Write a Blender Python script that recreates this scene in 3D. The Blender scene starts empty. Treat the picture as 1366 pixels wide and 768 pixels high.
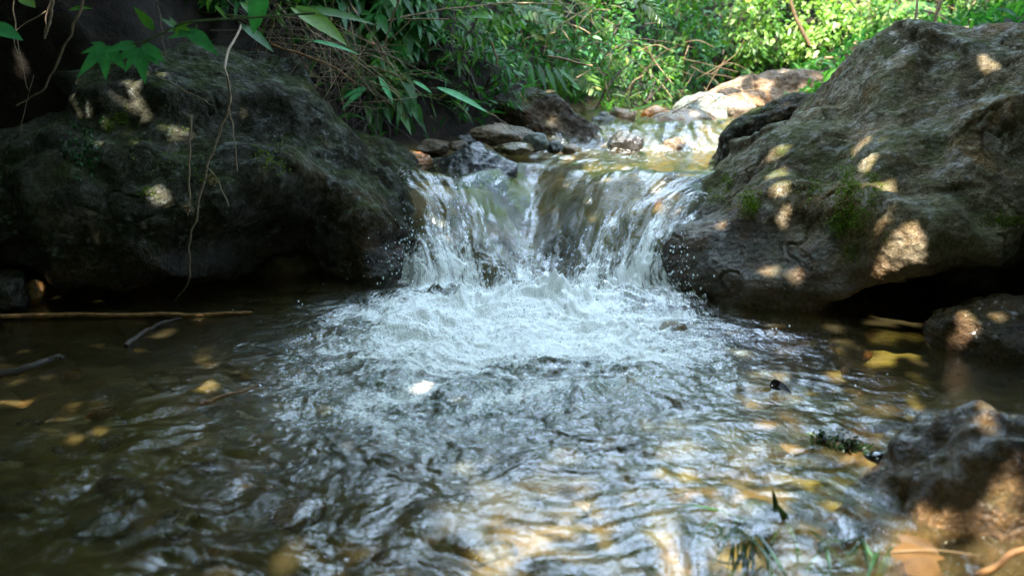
import bpy, math, random
import numpy as np
from mathutils import Vector
from mathutils.bvhtree import BVHTree
R = np.random.default_rng(7)
random.seed(7)
scene = bpy.context.scene
COL = scene.collection
PI = math.pi

# ------------------------------------------------------------------ camera
FX = 1176.0
CAMH = 0.60
TH = math.atan(324 / FX)
cam_d = bpy.data.cameras.new('camera')
cam = bpy.data.objects.new('camera', cam_d); COL.objects.link(cam)
cam.location = (0, 0, CAMH); cam.rotation_euler = (PI / 2 - TH, 0, 0)
cam_d.sensor_width = 36; cam_d.lens = 36 * FX / 1366
cam_d.clip_start = 0.02; cam_d.clip_end = 500
cam_d.dof.use_dof = True; cam_d.dof.focus_distance = 2.15; cam_d.dof.aperture_fstop = 4.0
cam_d.dof.aperture_blades = 0
scene.camera = cam
CT, ST = math.cos(TH), math.sin(TH)

def ray(px, py):
    a = (384 - py) / FX; b = (px - 683) / FX
    return np.array([b, CT + a * ST, -ST + a * CT])
def at(px, py, Y):
    """point seen at photo pixel px, py and standing Y metres ahead"""
    d = ray(px, py)
    return np.array([0, 0, CAMH]) + d * (Y / d[1])
def onz(px, py, z):
    d = ray(px, py)
    return np.array([0, 0, CAMH]) + d * ((z - CAMH) / d[2])

# ------------------------------------------------------------------ noise
def _hash(ix, iy, iz, seed):
    h = (ix.astype(np.int64) * 374761393 + iy.astype(np.int64) * 668265263 + iz.astype(np.int64) * 2147483647 + seed * 1274126177) & 0xffffffff
    h = ((h ^ (h >> 13)) * 1274126177) & 0xffffffff
    h = ((h ^ (h >> 15)) * 2246822519) & 0xffffffff
    return (h ^ (h >> 16)) & 0xffffffff
_G = np.random.default_rng(3).normal(size=(256, 3)); _G /= np.linalg.norm(_G, axis=1)[:, None]
_A = np.linspace(0, 2 * PI, 256, endpoint=False); _G2 = np.stack([np.cos(_A), np.sin(_A)], 1)
def n2(x, y, seed=0):
    x0 = np.floor(x); y0 = np.floor(y); fx = x - x0; fy = y - y0
    u = fx * fx * fx * (fx * (fx * 6 - 15) + 10); v = fy * fy * fy * (fy * (fy * 6 - 15) + 10)
    z = np.zeros_like(x0)
    def g(i, j):
        k = _G2[_hash(x0 + i, y0 + j, z, seed) & 255]
        return k[..., 0] * (fx - i) + k[..., 1] * (fy - j)
    a = g(0, 0); b = g(1, 0); c = g(0, 1); d = g(1, 1)
    return ((a + (b - a) * u) * (1 - v) + (c + (d - c) * u) * v) * 1.5
def n3(P, s=1.0, seed=0):
    p = P * s; p0 = np.floor(p); f = p - p0
    w = f * f * f * (f * (f * 6 - 15) + 10)
    out = 0
    for i in (0, 1):
        wx = w[..., 0] if i else 1 - w[..., 0]
        for j in (0, 1):
            wy = w[..., 1] if j else 1 - w[..., 1]
            for k in (0, 1):
                wz = w[..., 2] if k else 1 - w[..., 2]
                g = _G[_hash(p0[..., 0] + i, p0[..., 1] + j, p0[..., 2] + k, seed) & 255]
                out = out + wx * wy * wz * (g[..., 0] * (f[..., 0] - i) + g[..., 1] * (f[..., 1] - j) + g[..., 2] * (f[..., 2] - k))
    return out * 1.6
def f2(x, y, oct=3, seed=0, g=.5):
    s = 0; a = 1
    for o in range(oct):
        s = s + a * n2(x, y, seed + o); x = x * 2.03 + 5.1; y = y * 2.03 - 3.7; a *= g
    return s
def f3(P, s, oct=3, seed=0, g=.5):
    r = 0; a = 1
    for o in range(oct):
        r = r + a * n3(P, s, seed + o); s *= 2.07; a *= g
    return r
def facets(P, n, tau, tilt, seed):
    """tilted planar facets: a soft cell pattern, each cell leaning its own way"""
    rg = np.random.default_rng(seed); sh = P.shape[:-1]; Q = P.reshape(-1, 3); C_ = Q[rg.integers(0, len(Q), n)]
    T_ = rg.normal(size=(n, 3)); T_ /= np.linalg.norm(T_, axis=1)[:, None]; off = rg.normal(size=n) * .25
    out = np.zeros(len(Q)); ws = np.zeros(len(Q)); dm = np.full(len(Q), 9.)
    for i in range(n): dm = np.minimum(dm, np.linalg.norm((Q - C_[i]) * [1, 1, 1.2], axis=1))
    for i in range(n):
        d = Q - C_[i]; w = np.exp(-(np.linalg.norm(d * [1, 1, 1.2], axis=1) - dm) / tau)
        out += w * (d @ T_[i] * tilt + off[i] * tau); ws += w
    return (out / ws).reshape(sh)
def ss(a, b, x):
    t = np.clip((x - a) / (b - a), 0, 1); return t * t * (3 - 2 * t)

# ------------------------------------------------------------------ mesh building
def mk(name, V, Fs, mat, parent=None, attrs=None, smooth=True, loc=None):
    V = np.asarray(V, np.float32).reshape(-1, 3)
    if loc is not None: V = V - np.asarray(loc, np.float32)
    if not isinstance(Fs, (list, tuple)): Fs = [Fs]
    Fs = [np.asarray(f, np.int32) for f in Fs if len(f)]
    me = bpy.data.meshes.new(name)
    nl = sum(f.size for f in Fs); nf = sum(len(f) for f in Fs)
    me.vertices.add(len(V)); me.vertices.foreach_set('co', V.ravel())
    me.loops.add(nl); me.loops.foreach_set('vertex_index', np.concatenate([f.ravel() for f in Fs]))
    sizes = np.concatenate([np.full(len(f), f.shape[1], np.int32) for f in Fs])
    me.polygons.add(nf)
    me.polygons.foreach_set('loop_start', np.concatenate([[0], np.cumsum(sizes)[:-1]]).astype(np.int32))
    me.polygons.foreach_set('loop_total', sizes)
    me.polygons.foreach_set('use_smooth', np.full(nf, smooth))
    for k, a in (attrs or {}).items():
        a = np.asarray(a, np.float32)
        if a.ndim == 1:
            me.attributes.new(k, 'FLOAT', 'POINT').data.foreach_set('value', a)
        else:
            me.attributes.new(k, 'FLOAT_VECTOR', 'POINT').data.foreach_set('vector', a.ravel())
    me.update(); me.validate()
    me.materials.append(mat)
    o = bpy.data.objects.new(name, me); COL.objects.link(o)
    if loc is not None: o.location = [float(c) for c in loc]
    if parent is not None:
        o.parent = parent
        if loc is None: o.location = [-c for c in parent_world(parent)]
    return o
def parent_world(p):
    v = Vector((0, 0, 0))
    while p is not None:
        v = v + p.location; p = p.parent
    return v
def empty(name, loc):
    o = bpy.data.objects.new(name, None); COL.objects.link(o); o.location = [float(c) for c in loc]
    o.empty_display_size = .05
    return o
def tag(o, label=None, cat=None, group=None, kind=None):
    if label: o['label'] = label
    if cat: o['category'] = cat
    if group: o['group'] = group
    if kind: o['kind'] = kind
    return o

class Buf:
    def __init__(s): s.V = []; s.F = []; s.T = []; s.r = []; s.n = 0
    def add(s, V, F, rnd=0.5):
        V = np.asarray(V, float).reshape(-1, 3); F = np.asarray(F)
        s.V.append(V); (s.F if F.shape[1] == 4 else s.T).append(F + s.n); s.n += len(V)
        s.r.append(np.broadcast_to(np.asarray(rnd, float), (len(V),)))
    def build(s, name, mat, parent=None, loc=None):
        Fs = []
        if s.F: Fs.append(np.concatenate(s.F))
        if s.T: Fs.append(np.concatenate(s.T))
        return mk(name, np.concatenate(s.V), Fs, mat, parent, {'rnd': np.concatenate(s.r)}, True, loc)

def nrm(v): return v / (np.linalg.norm(v, axis=-1, keepdims=True) + 1e-9)
def leaves(buf, O, D, N, L, W, droop=.2, nst=5, fold=.12, shape='lance', rnd=None, ret=False):
    O = np.atleast_2d(O); n = len(O)
    D = nrm(np.broadcast_to(D, (n, 3)).astype(float)); N = np.broadcast_to(N, (n, 3)).astype(float)
    S = nrm(np.cross(D, N)); N = nrm(np.cross(S, D))
    L = np.broadcast_to(L, (n,)).astype(float); W = np.broadcast_to(W, (n,)).astype(float); droop = np.broadcast_to(droop, (n,)).astype(float)
    t = np.linspace(0, 1, nst)
    if shape == 'lance': w = np.sin(PI * np.clip(t, .02, .995) ** .75) ** .9
    elif shape == 'blade': w = np.clip(1 - t ** 2.2, .02, 1) * (0.55 + .45 * np.minimum(1, t * 5))
    elif shape == 'round': w = np.sqrt(np.clip(1 - (2 * t - 1) ** 2, .003, 1))
    else: w = np.interp(t, [0, .12, .35, .7, 1], [.12, .55, 1, .55, .02])
    c = O[:, None] + D[:, None] * (t[None, :, None] * L[:, None, None])
    c[..., 2] -= (droop * L)[:, None] * t[None] ** 2
    hw = (w[None] * W[:, None] * .5)[..., None]
    a = c - S[:, None] * hw + N[:, None] * hw * fold * 2
    b = c + S[:, None] * hw + N[:, None] * hw * fold * 2
    V = np.stack([a, c, b], 2)  # n,nst,3,3
    base = np.arange(n)[:, None, None] * nst * 3 + np.arange(nst - 1)[None, :, None] * 3 + np.arange(2)[None, None, :]
    F = np.stack([base, base + 1, base + 4, base + 3], -1).reshape(-1, 4)
    if rnd is None: rnd = R.random(n)
    rr = np.repeat(np.broadcast_to(rnd, (n,)), nst * 3)
    buf.add(V, F, rr)
    if ret: return V.reshape(n, -1, 3)
def tube(buf, P, r0, r1=None, k=5, rnd=.5):
    P = np.asarray(P, float); r1 = r0 if r1 is None else r1; n = len(P)
    T = nrm(np.gradient(P, axis=0)); ref = np.array([.31, .2, .93])
    A = nrm(np.cross(T, ref)); B = np.cross(T, A)
    r = np.linspace(r0, r1, n)[:, None, None]
    th = np.linspace(0, 2 * PI, k, endpoint=False)
    V = P[:, None] + r * (A[:, None] * np.cos(th)[None, :, None] + B[:, None] * np.sin(th)[None, :, None])
    i = np.arange(n - 1)[:, None] * k; j = np.arange(k)[None]; j2 = (j + 1) % k
    F = np.stack([i + j, i + j2, i + k + j2, i + k + j], -1).reshape(-1, 4)
    buf.add(V, F, rnd)
def spline(P, m=8):
    P = np.asarray(P, float)
    if len(P) < 3: return np.linspace(P[0], P[-1], m)
    Q = np.vstack([2 * P[0] - P[1], P, 2 * P[-1] - P[-2]]); out = []
    for i in range(1, len(Q) - 2):
        for t in np.linspace(0, 1, m, endpoint=False):
            a, b, c, d = Q[i - 1], Q[i], Q[i + 1], Q[i + 2]
            out.append(.5 * ((2 * b) + (c - a) * t + (2 * a - 5 * b + 4 * c - d) * t * t + (3 * b - a - 3 * c + d) * t ** 3))
    out.append(P[-1]); return np.array(out)
def cr(C, t):
    """catmull-rom through rows of C (n,...) at parameters t in 0..n-1"""
    n = len(C); Q = np.concatenate([2 * C[:1] - C[1:2], C, 2 * C[-1:] - C[-2:-1]])
    i = np.clip(np.floor(t).astype(int), 0, n - 2); f = (t - i).reshape((-1,) + (1,) * (C.ndim - 1))
    a, b, c, d = Q[i], Q[i + 1], Q[i + 2], Q[i + 3]
    return .5 * (2 * b + (c - a) * f + (2 * a - 5 * b + 4 * c - d) * f * f + (3 * b - a - 3 * c + d) * f ** 3)

# ------------------------------------------------------------------ materials
class NT:
    def __init__(s, name):
        s.m = bpy.data.materials.new(name); s.m.use_nodes = True; s.t = s.m.node_tree; s.t.nodes.clear()
        s.out = s.t.nodes.new('ShaderNodeOutputMaterial')
        s.geo = s.t.nodes.new('ShaderNodeNewGeometry')
        s.pos = s.geo.outputs['Position']
    def n(s, typ, ins=None, **kw):
        x = s.t.nodes.new('ShaderNode' + typ)
        for k, v in kw.items(): setattr(x, k, v)
        for k, v in (ins or {}).items():
            q = x.inputs[k]
            if isinstance(v, bpy.types.NodeSocket): s.t.links.new(v, q)
            else:
                if isinstance(v, (tuple, list)) and len(v) == 3 and q.type == 'RGBA': v = (*v, 1)
                q.default_value = v
        return x
    def math(s, op, a, b=0.0, c=0.0, clamp=False):
        x = s.n('Math', {0: a, 1: b, 2: c}, operation=op); x.use_clamp = clamp; return x.outputs[0]
    def noise(s, vec, scale, detail=4, rough=.55, dist=0., out=0):
        return s.n('TexNoise', {'Vector': vec, 'Scale': scale, 'Detail': detail, 'Roughness': rough, 'Distortion': dist}).outputs[out]
    def vor(s, vec, scale, feature='F1', out='Distance'):
        return s.n('TexVoronoi', {'Vector': vec, 'Scale': scale}, feature=feature).outputs[out]
    def ramp(s, fac, stops):
        x = s.n('ValToRGB', {'Fac': fac}); e = x.color_ramp.elements
        while len(e) < len(stops): e.new(.5)
        for el, (p, c) in zip(e, stops):
            el.position = p; el.color = (*c, 1) if not isinstance(c, (int, float)) else (c, c, c, 1)
        return x.outputs[0]
    def step(s, x, a, b):
        return s.n('MapRange', {'Value': x, 'From Min': a, 'From Max': b}, interpolation_type='SMOOTHSTEP').outputs[0]
    def mix(s, fac, a, b, mode='MIX'):
        x = s.n('Mix', data_type='RGBA', blend_type=mode)
        for i, v in ((0, fac), (6, a), (7, b)):
            if isinstance(v, bpy.types.NodeSocket): s.t.links.new(v, x.inputs[i])
            else: x.inputs[i].default_value = (*v, 1) if isinstance(v, (tuple, list)) else v
        return x.outputs[2]
    def attr(s, name, out='Fac'):
        return s.n('Attribute', attribute_name=name).outputs[out]
    def bump(s, h, strength=.5, dist=.01, normal=None):
        i = {'Height': h, 'Strength': strength, 'Distance': dist}
        if normal is not None: i['Normal'] = normal
        return s.n('Bump', i).outputs[0]
    def scl(s, v, sc):
        return s.n('VectorMath', {0: v, 1: sc}, operation='MULTIPLY').outputs[0]
    def mixs(s, fac, a, b):
        return s.n('MixShader', {0: fac, 1: a, 2: b}).outputs[0]
    def done(s, sh):
        s.t.links.new(sh, s.out.inputs['Surface']); return s.m
    def pr(s, **k):
        ins = {}
        for a, b in k.items(): ins[a.replace('_', ' ')] = b
        return s.n('BsdfPrincipled', ins).outputs[0]

def rock_mat(name, cols, moss=(.030, .045, .008), mossamt=.35, rough=(.35, .75), wetz=None, scale=1.0, patches=None, bumps=1.0, coat=.0):
    """cols: three base colours, dark to light; wetz: everything below that height is wet, darker and glossier"""
    t = NT(name); p = t.pos
    a = t.noise(p, 5 * scale, 5, .62, .3); b = t.noise(p, 22 * scale, 6, .7); c = t.noise(p, 90 * scale, 4, .65)
    base = t.ramp(t.math('ADD', t.math('MULTIPLY', a, .55), t.math('MULTIPLY', b, .45)), [(.36, cols[0]), (.5, cols[1]), (.66, cols[2])])
    grain = t.ramp(c, [(.35, .5), (.62, 1.35)])
    base = t.mix(.75, base, grain, 'MULTIPLY')
    base = t.mix(.7, base, t.ramp(t.noise(p, 300 * scale, 2, .8), [(.36, .45), (.64, 1.6)]), 'MULTIPLY')
    # pale lichen / mineral flecks
    lg = t.noise(p, 1.7 * scale, 3, .6)
    base = t.mix(.8, base, t.ramp(lg, [(.35, .45), (.62, 1.5)]), 'MULTIPLY')
    base = t.mix(t.math('MULTIPLY', t.step(t.noise(p, 3.1 * scale, 5, .65), .52, .62), .5), base, t.mix(1.0, base, (1.5, 1.0, .55), 'MULTIPLY'))
    fl = t.step(t.math('ADD', t.noise(p, 42 * scale, 5, .75), t.math('MULTIPLY', t.noise(p, 4.5 * scale, 3), .25)), .70, .79)
    base = t.mix(t.math('MULTIPLY', fl, .6), base, patches or tuple(min(1, x * 2.6) for x in cols[2]))
    # moss by slope and noise
    up = t.n('SeparateXYZ', {0: t.geo.outputs['Normal']}).outputs[2]
    mm = t.math('ADD', t.math('MULTIPLY', up, .25), t.noise(p, 7 * scale, 6, .7))
    mm = t.step(mm, .62, .80)
    mfine = t.ramp(t.noise(p, 160 * scale, 3, .7), [(.3, tuple(x * .5 for x in moss)), (.7, tuple(x * 2.1 for x in moss))])
    base = t.mix(t.math('MULTIPLY', mm, mossamt * 2, clamp=True), base, mfine)
    rg = t.ramp(t.noise(p, 30 * scale, 5, .7), [(.35, rough[0]), (.65, rough[1])])
    if wetz is not None:
        z = t.n('SeparateXYZ', {0: p}).outputs[2]
        w = t.math('SUBTRACT', 1.0, t.step(t.math('ADD', z, t.math('MULTIPLY', t.math('SUBTRACT', a, .5), .25)), wetz - .05, wetz + .06))
        base = t.mix(t.math('MULTIPLY', w, .6), base, (.50, .38, .25), 'MULTIPLY')
        ru = t.math('MULTIPLY', w, t.step(t.noise(p, 9 * scale, 5, .65), .5, .66))
        base = t.mix(t.math('MULTIPLY', ru, .7), base, (.095, .042, .012))
        rg = t.math('MULTIPLY', rg, t.math('SUBTRACT', 1.0, t.math('MULTIPLY', w, .55)))
    h = t.math('ADD', t.math('MULTIPLY', b, .8), t.math('MULTIPLY', c, .35))
    h = t.math('ADD', h, t.math('MULTIPLY', t.noise(p, 320 * scale, 3, .7), .12))
    h = t.math('ADD', h, t.math('MULTIPLY', t.vor(p, 60 * scale), .25))
    nm = t.bump(h, 1.0, .015 * bumps)
    return t.done(t.pr(Base_Color=base, Roughness=rg, Normal=nm, Specular_IOR_Level=t.n('MapRange', {'Value': rg, 'From Min': .35, 'From Max': .75, 'To Min': .5, 'To Max': .05}).outputs[0], Coat_Weight=coat, Coat_Roughness=.12, Coat_IOR=1.33))

M = {}
M['rock_left'] = rock_mat('dark_rock', [(.010, .009, .005), (.026, .025, .016), (.062, .060, .044)], mossamt=.22, wetz=.10, rough=(.5, 1.0), patches=(.17, .19, .17))
M['rock_right'] = rock_mat('brown_rock', [(.026, .021, .010), (.078, .061, .034), (.17, .14, .095)], mossamt=.24, wetz=.16, rough=(.48, 1.0), patches=(.32, .28, .20))
M['rock_black'] = rock_mat('wet_black_rock', [(.008, .009, .009), (.020, .021, .022), (.045, .047, .05)], mossamt=.05, rough=(.12, .4), coat=.5, bumps=.6, patches=(.04, .045, .05))
M['rock_slab'] = rock_mat('slab_rock', [(.015, .012, .007), (.035, .026, .015), (.08, .062, .04)], mossamt=.25, rough=(.4, .8), scale=1.2)
M['rock_tan'] = rock_mat('tan_rock', [(.06, .040, .025), (.14, .098, .064), (.27, .205, .15)], mossamt=.05, rough=(.5, .9), patches=(.36, .30, .24))
M['rock_grey'] = rock_mat('grey_rock', [(.035, .04, .038), (.07, .08, .076), (.14, .155, .15)], mossamt=.1, rough=(.3, .7))
M['rock_green'] = rock_mat('grey_green_rock', [(.06, .075, .062), (.12, .14, .12), (.2, .22, .2)], mossamt=.1, rough=(.35, .7))
M['rock_brown'] = rock_mat('brown_stone', [(.05, .032, .016), (.11, .075, .042), (.2, .15, .10)], mossamt=.05, rough=(.2, .55), coat=.3, scale=1.5, bumps=.6)
M['rock_orange'] = rock_mat('orange_stone', [(.10, .042, .010), (.26, .11, .022), (.45, .22, .07)], mossamt=.0, rough=(.15, .4), coat=.5, scale=1.5, bumps=.5)
M['rock_pale'] = rock_mat('pale_stone', [(.13, .10, .07), (.22, .18, .135), (.36, .30, .24)], mossamt=.0, rough=(.4, .7), scale=1.5, bumps=.4)
M['rock_front'] = rock_mat('front_rock', [(.020, .011, .003), (.068, .036, .011), (.14, .088, .038)], mossamt=.1, bumps=1.2, rough=(.12, .6), coat=.35, patches=(.16, .14, .10), scale=1.4)
M['rock_olive'] = rock_mat('olive_stone', [(.06, .045, .015), (.13, .10, .035), (.22, .18, .08)], mossamt=.05, rough=(.15, .4), coat=.4, scale=1.5, bumps=.5)

def bed_mat():
    t = NT('stream_bed'); p = t.pos
    v = t.n('TexVoronoi', {'Vector': t.n('VectorMath', {0: p, 1: t.scl(t.noise(p, 9, 3, out=1), (.05, .05, .05))}, operation='ADD').outputs[0], 'Scale': 14.0})
    vc = t.n('SeparateColor', {0: v.outputs['Color']}).outputs[0]
    peb = t.ramp(vc, [(0, (.030, .022, .009)), (.3, (.17, .118, .050)), (.5, (.08, .068, .036)), (.72, (.26, .155, .065)), (.9, (.22, .185, .11)), (1, (.40, .30, .17))])
    a = t.noise(p, 3.2, 5, .6)
    silt = t.ramp(t.noise(p, 12, 5, .65), [(.35, (.095, .070, .030)), (.65, (.25, .185, .088))])
    alg = t.ramp(t.noise(p, 8, 4, .6), [(.4, (.12, .105, .016)), (.65, (.27, .225, .05))])
    col = t.mix(t.step(a, .42, .60), peb, silt)
    col = t.mix(t.math('MULTIPLY', t.step(t.noise(p, 2.3, 4, .6, .4), .48, .6), .75), col, alg)
    # bank soil above the water line is darker
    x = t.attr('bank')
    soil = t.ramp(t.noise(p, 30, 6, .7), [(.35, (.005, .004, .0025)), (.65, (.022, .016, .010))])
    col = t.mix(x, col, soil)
    h = t.math('ADD', t.math('MULTIPLY', v.outputs['Distance'], -.6), t.math('MULTIPLY', t.noise(p, 80, 4, .7), .5))
    return t.done(t.pr(Base_Color=col, Roughness=.65, Specular_IOR_Level=.08, Normal=t.bump(h, .8, .012)))
M['bed'] = bed_mat()

def water_mat():
    t = NT('stream_water'); p = t.pos
    foam = t.attr('foam'); aer = t.attr('aer'); flow = t.attr('flow', 'Vector'); st = t.attr('streak')
    na = t.noise(flow, 34, 7, .72, .6); nb = t.noise(flow, 120, 5, .7, .3); nc = t.noise(flow, 420, 2, .6)
    n = t.math('ADD', t.math('MULTIPLY', na, .5), t.math('MULTIPLY', nb, .5))
    f = t.math('ADD', t.math('MULTIPLY', foam, 1.0), t.math('MULTIPLY', t.math('SUBTRACT', n, .5), 2.6))
    f = t.step(t.math('SUBTRACT', f, t.math('MULTIPLY', t.vor(flow, 170), .38)), .20, .86)
    # ripples
    h1 = t.noise(flow, 55, 3, .5, .8); h2 = t.noise(flow, 150, 3, .6, .4)
    h = t.math('ADD', t.math('MULTIPLY', h1, .75), t.math('MULTIPLY', h2, .22))
    h = t.math('ADD', h, t.math('MULTIPLY', t.math('MULTIPLY', nc, .10), st))
    hs = t.math('ADD', .10, t.math('MULTIPLY', st, .7))
    nm = t.n('Bump', {'Height': t.math('MULTIPLY', h, hs), 'Strength': 1.0, 'Distance': .010}).outputs[0]
    fr = t.math('ADD', t.math('MULTIPLY', t.n('Fresnel', {'IOR': 1.39, 'Normal': nm}).outputs[0], 1.35), .0, clamp=True)
    gl = t.n('BsdfGlossy', {'Color': (1, 1, 1, 1), 'Roughness': .015, 'Normal': nm}).outputs[0]
    tr = t.n('BsdfTransparent', {'Color': (.90, .88, .72, 1)}).outputs[0]
    rf = t.n('BsdfRefraction', {'Color': (.90, .88, .72, 1), 'Roughness': .0, 'IOR': 1.12, 'Normal': nm}).outputs[0]
    body = t.mixs(.22, tr, rf)
    tur = t.n('BsdfDiffuse', {'Color': (.155, .122, .050, 1)}).outputs[0]
    body = t.mixs(.11, body, tur)
    aerd = t.n('BsdfDiffuse', {'Color': (.34, .42, .40, 1), 'Normal': nm}).outputs[0]
    body = t.mixs(t.math('MULTIPLY', aer, t.step(na, .36, .66)), body, aerd)
    w = t.mixs(fr, body, gl)
    bub = t.vor(flow, 230); bub2 = t.vor(flow, 90)
    hf = t.math('SUBTRACT', t.math('ADD', t.math('MULTIPLY', nb, .7), t.math('MULTIPLY', nc, .4)), t.math('ADD', t.math('MULTIPLY', bub, .5), t.math('MULTIPLY', bub2, .5)))
    nf = t.n('Bump', {'Height': hf, 'Strength': .6, 'Distance': .006}).outputs[0]
    fo = t.pr(Base_Color=(.88, .89, .85, 1), Roughness=.35, Normal=nf, Specular_IOR_Level=.6)
    return t.done(t.mixs(f, w, fo))
M['water'] = water_mat()

def leaf_mat(name, ramp, trans=.4, rough=.42, spec=.35):
    t = NT(name); r = t.attr('rnd')
    c = t.ramp(r, ramp)
    c = t.mix(.5, c, t.ramp(t.noise(t.pos, 60, 3, .6), [(.3, .55), (.7, 1.4)]), 'MULTIPLY')
    d = t.pr(Base_Color=c, Roughness=rough, Specular_IOR_Level=spec, Normal=t.bump(t.noise(t.pos, 200, 2), .2, .002))
    tc = t.mix(1.0, c, (1.5, 1.7, .6), 'MULTIPLY')
    tl = t.n('BsdfTranslucent', {'Color': tc}).outputs[0]
    return t.done(t.mixs(trans, d, tl))
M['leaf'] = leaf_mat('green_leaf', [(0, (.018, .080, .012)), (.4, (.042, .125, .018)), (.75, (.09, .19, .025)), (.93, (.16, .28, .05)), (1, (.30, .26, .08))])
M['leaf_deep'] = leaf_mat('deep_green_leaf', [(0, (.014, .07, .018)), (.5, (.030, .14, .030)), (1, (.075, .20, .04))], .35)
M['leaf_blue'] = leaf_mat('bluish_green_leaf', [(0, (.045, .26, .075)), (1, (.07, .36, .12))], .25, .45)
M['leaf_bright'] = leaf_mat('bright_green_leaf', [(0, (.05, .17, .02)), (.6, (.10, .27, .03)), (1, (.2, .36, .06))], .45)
M['leaf_sunlit_tint'] = leaf_mat('sunlit_tint_leaf', [(0, (.09, .19, .03)), (.5, (.20, .33, .07)), (.85, (.36, .46, .16)), (1, (.6, .6, .4))], .4, .25, .7)  # leaf colours raised towards white to paint in sunlight and glints
M['moss'] = leaf_mat('moss_green', [(0, (.05, .09, .008)), (1, (.16, .24, .03))], .3, .8, .2)
M['creeper'] = leaf_mat('creeper_green', [(0, (.008, .04, .008)), (1, (.02, .09, .018))], .2)
M['weed'] = leaf_mat('weed_green', [(0, (.010, .028, .008)), (1, (.03, .075, .02))], .2, .25)
M['dry'] = leaf_mat('dry_straw', [(0, (.07, .045, .022)), (.5, (.18, .12, .06)), (1, (.36, .26, .14))], .1, .6)
M['dead_leaf'] = leaf_mat('dead_leaf', [(0, (.06, .03, .010)), (1, (.14, .08, .03))], .2, .3)
M['black_leaf'] = leaf_mat('rotten_leaf', [(0, (.004, .004, .003)), (1, (.01, .008, .006))], .05, .5)
def bark(name, a, b, s=60):
    t = NT(name)
    c = t.ramp(t.noise(t.pos, s, 5, .65), [(.35, a), (.65, b)])
    return t.done(t.pr(Base_Color=c, Roughness=.65, Normal=t.bump(t.noise(t.pos, s * 2, 4), .6, .004)))
M['bark'] = bark('bark', (.035, .024, .014), (.11, .08, .05), 30)
M['twig'] = bark('twig_bark', (.17, .11, .065), (.38, .27, .17))
M['twig_orange'] = bark('wet_stick', (.14, .06, .015), (.32, .16, .05))
M['twig_dark'] = bark('dark_twig', (.02, .014, .008), (.06, .04, .025))
M['stem_green'] = bark('green_stem', (.05, .09, .02), (.12, .18, .05))
def drop_mat():
    t = NT('spray_water')
    return t.done(t.mixs(.5, t.n('BsdfTranslucent', {'Color': (.9, .95, .95, 1)}).outputs[0], t.pr(Base_Color=(.9, .95, .95, 1), Roughness=.1, Specular_IOR_Level=.8)))
M['drop'] = drop_mat()
def shell_mat():
    t = NT('wet_pebble')
    c = t.ramp(t.noise(t.pos, 60, 4), [(.4, (.006, .005, .007)), (.7, (.03, .025, .03))])
    return t.done(t.pr(Base_Color=c, Roughness=.12, Coat_Weight=.6))
M['pebble'] = shell_mat()
# ------------------------------------------------------------------ stream layout
YK = [-3, 0, 1.9, 2.2, 2.36, 2.6, 3.0, 3.38, 3.7, 4.15, 4.7, 5.5, 8]
XL = [-2.6, -2.2, -1.9, -1.75, -.60, -.48, -.44, -.02, .14, .33, .50, .7, 1.0]
XR = [2.8, 2.5, 2.1, 1.9, .95, .78, .84, .98, 1.08, 1.20, 1.30, 1.45, 1.6]
def xl(y): return np.interp(y, YK, XL)
def xr(y): return np.interp(y, YK, XR)
def xc(y): return np.interp(y, [1.0, 2.1, 2.3, 2.64, 3.0, 3.4, 4.2, 5], [.02, .07, .07, .12, .27, .46, .75, .95])
def hw(y): return np.interp(y, [.5, 1.6, 2.0, 2.2, 2.4, 2.64, 3.0, 3.4, 5], [.42, .42, .34, .27, .37, .60, .66, .50, .4])
def lip0(x):   # where the upper pool breaks into the fall
    return 2.66 + .30 * np.exp(-((x - .07) / .13) ** 2) + .02 * n2(x * 6, x * 0 + 3.3, 5)
def lip(x): return np.maximum(lip0(x), foot(x) + .25)
def foot(x):
    return 2.17 + .04 * n2(x * 9, x * 0 + 1.3, 8) + .03 * n2(x * 24, x * 0 + 5.3, 8) - .05 * ss(.2, .5, x) + .55 * ss(-.25, -.42, x) + .4 * ss(.50, .66, x)
def level(x, y):
    t = np.clip((y - foot(x)) / (lip(x) - foot(x)), 0, 1)
    z = .22 * (1 - (1 - t) ** (1.5 - .25 * np.exp(-((x - .07) / .13) ** 2))) * ss(-.02, .12, t)
    t2 = ss(3.28, 3.62, y + .16 * n2(x * 5, y * 0, 4)); z = z + .082 * t2
    return z
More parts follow.
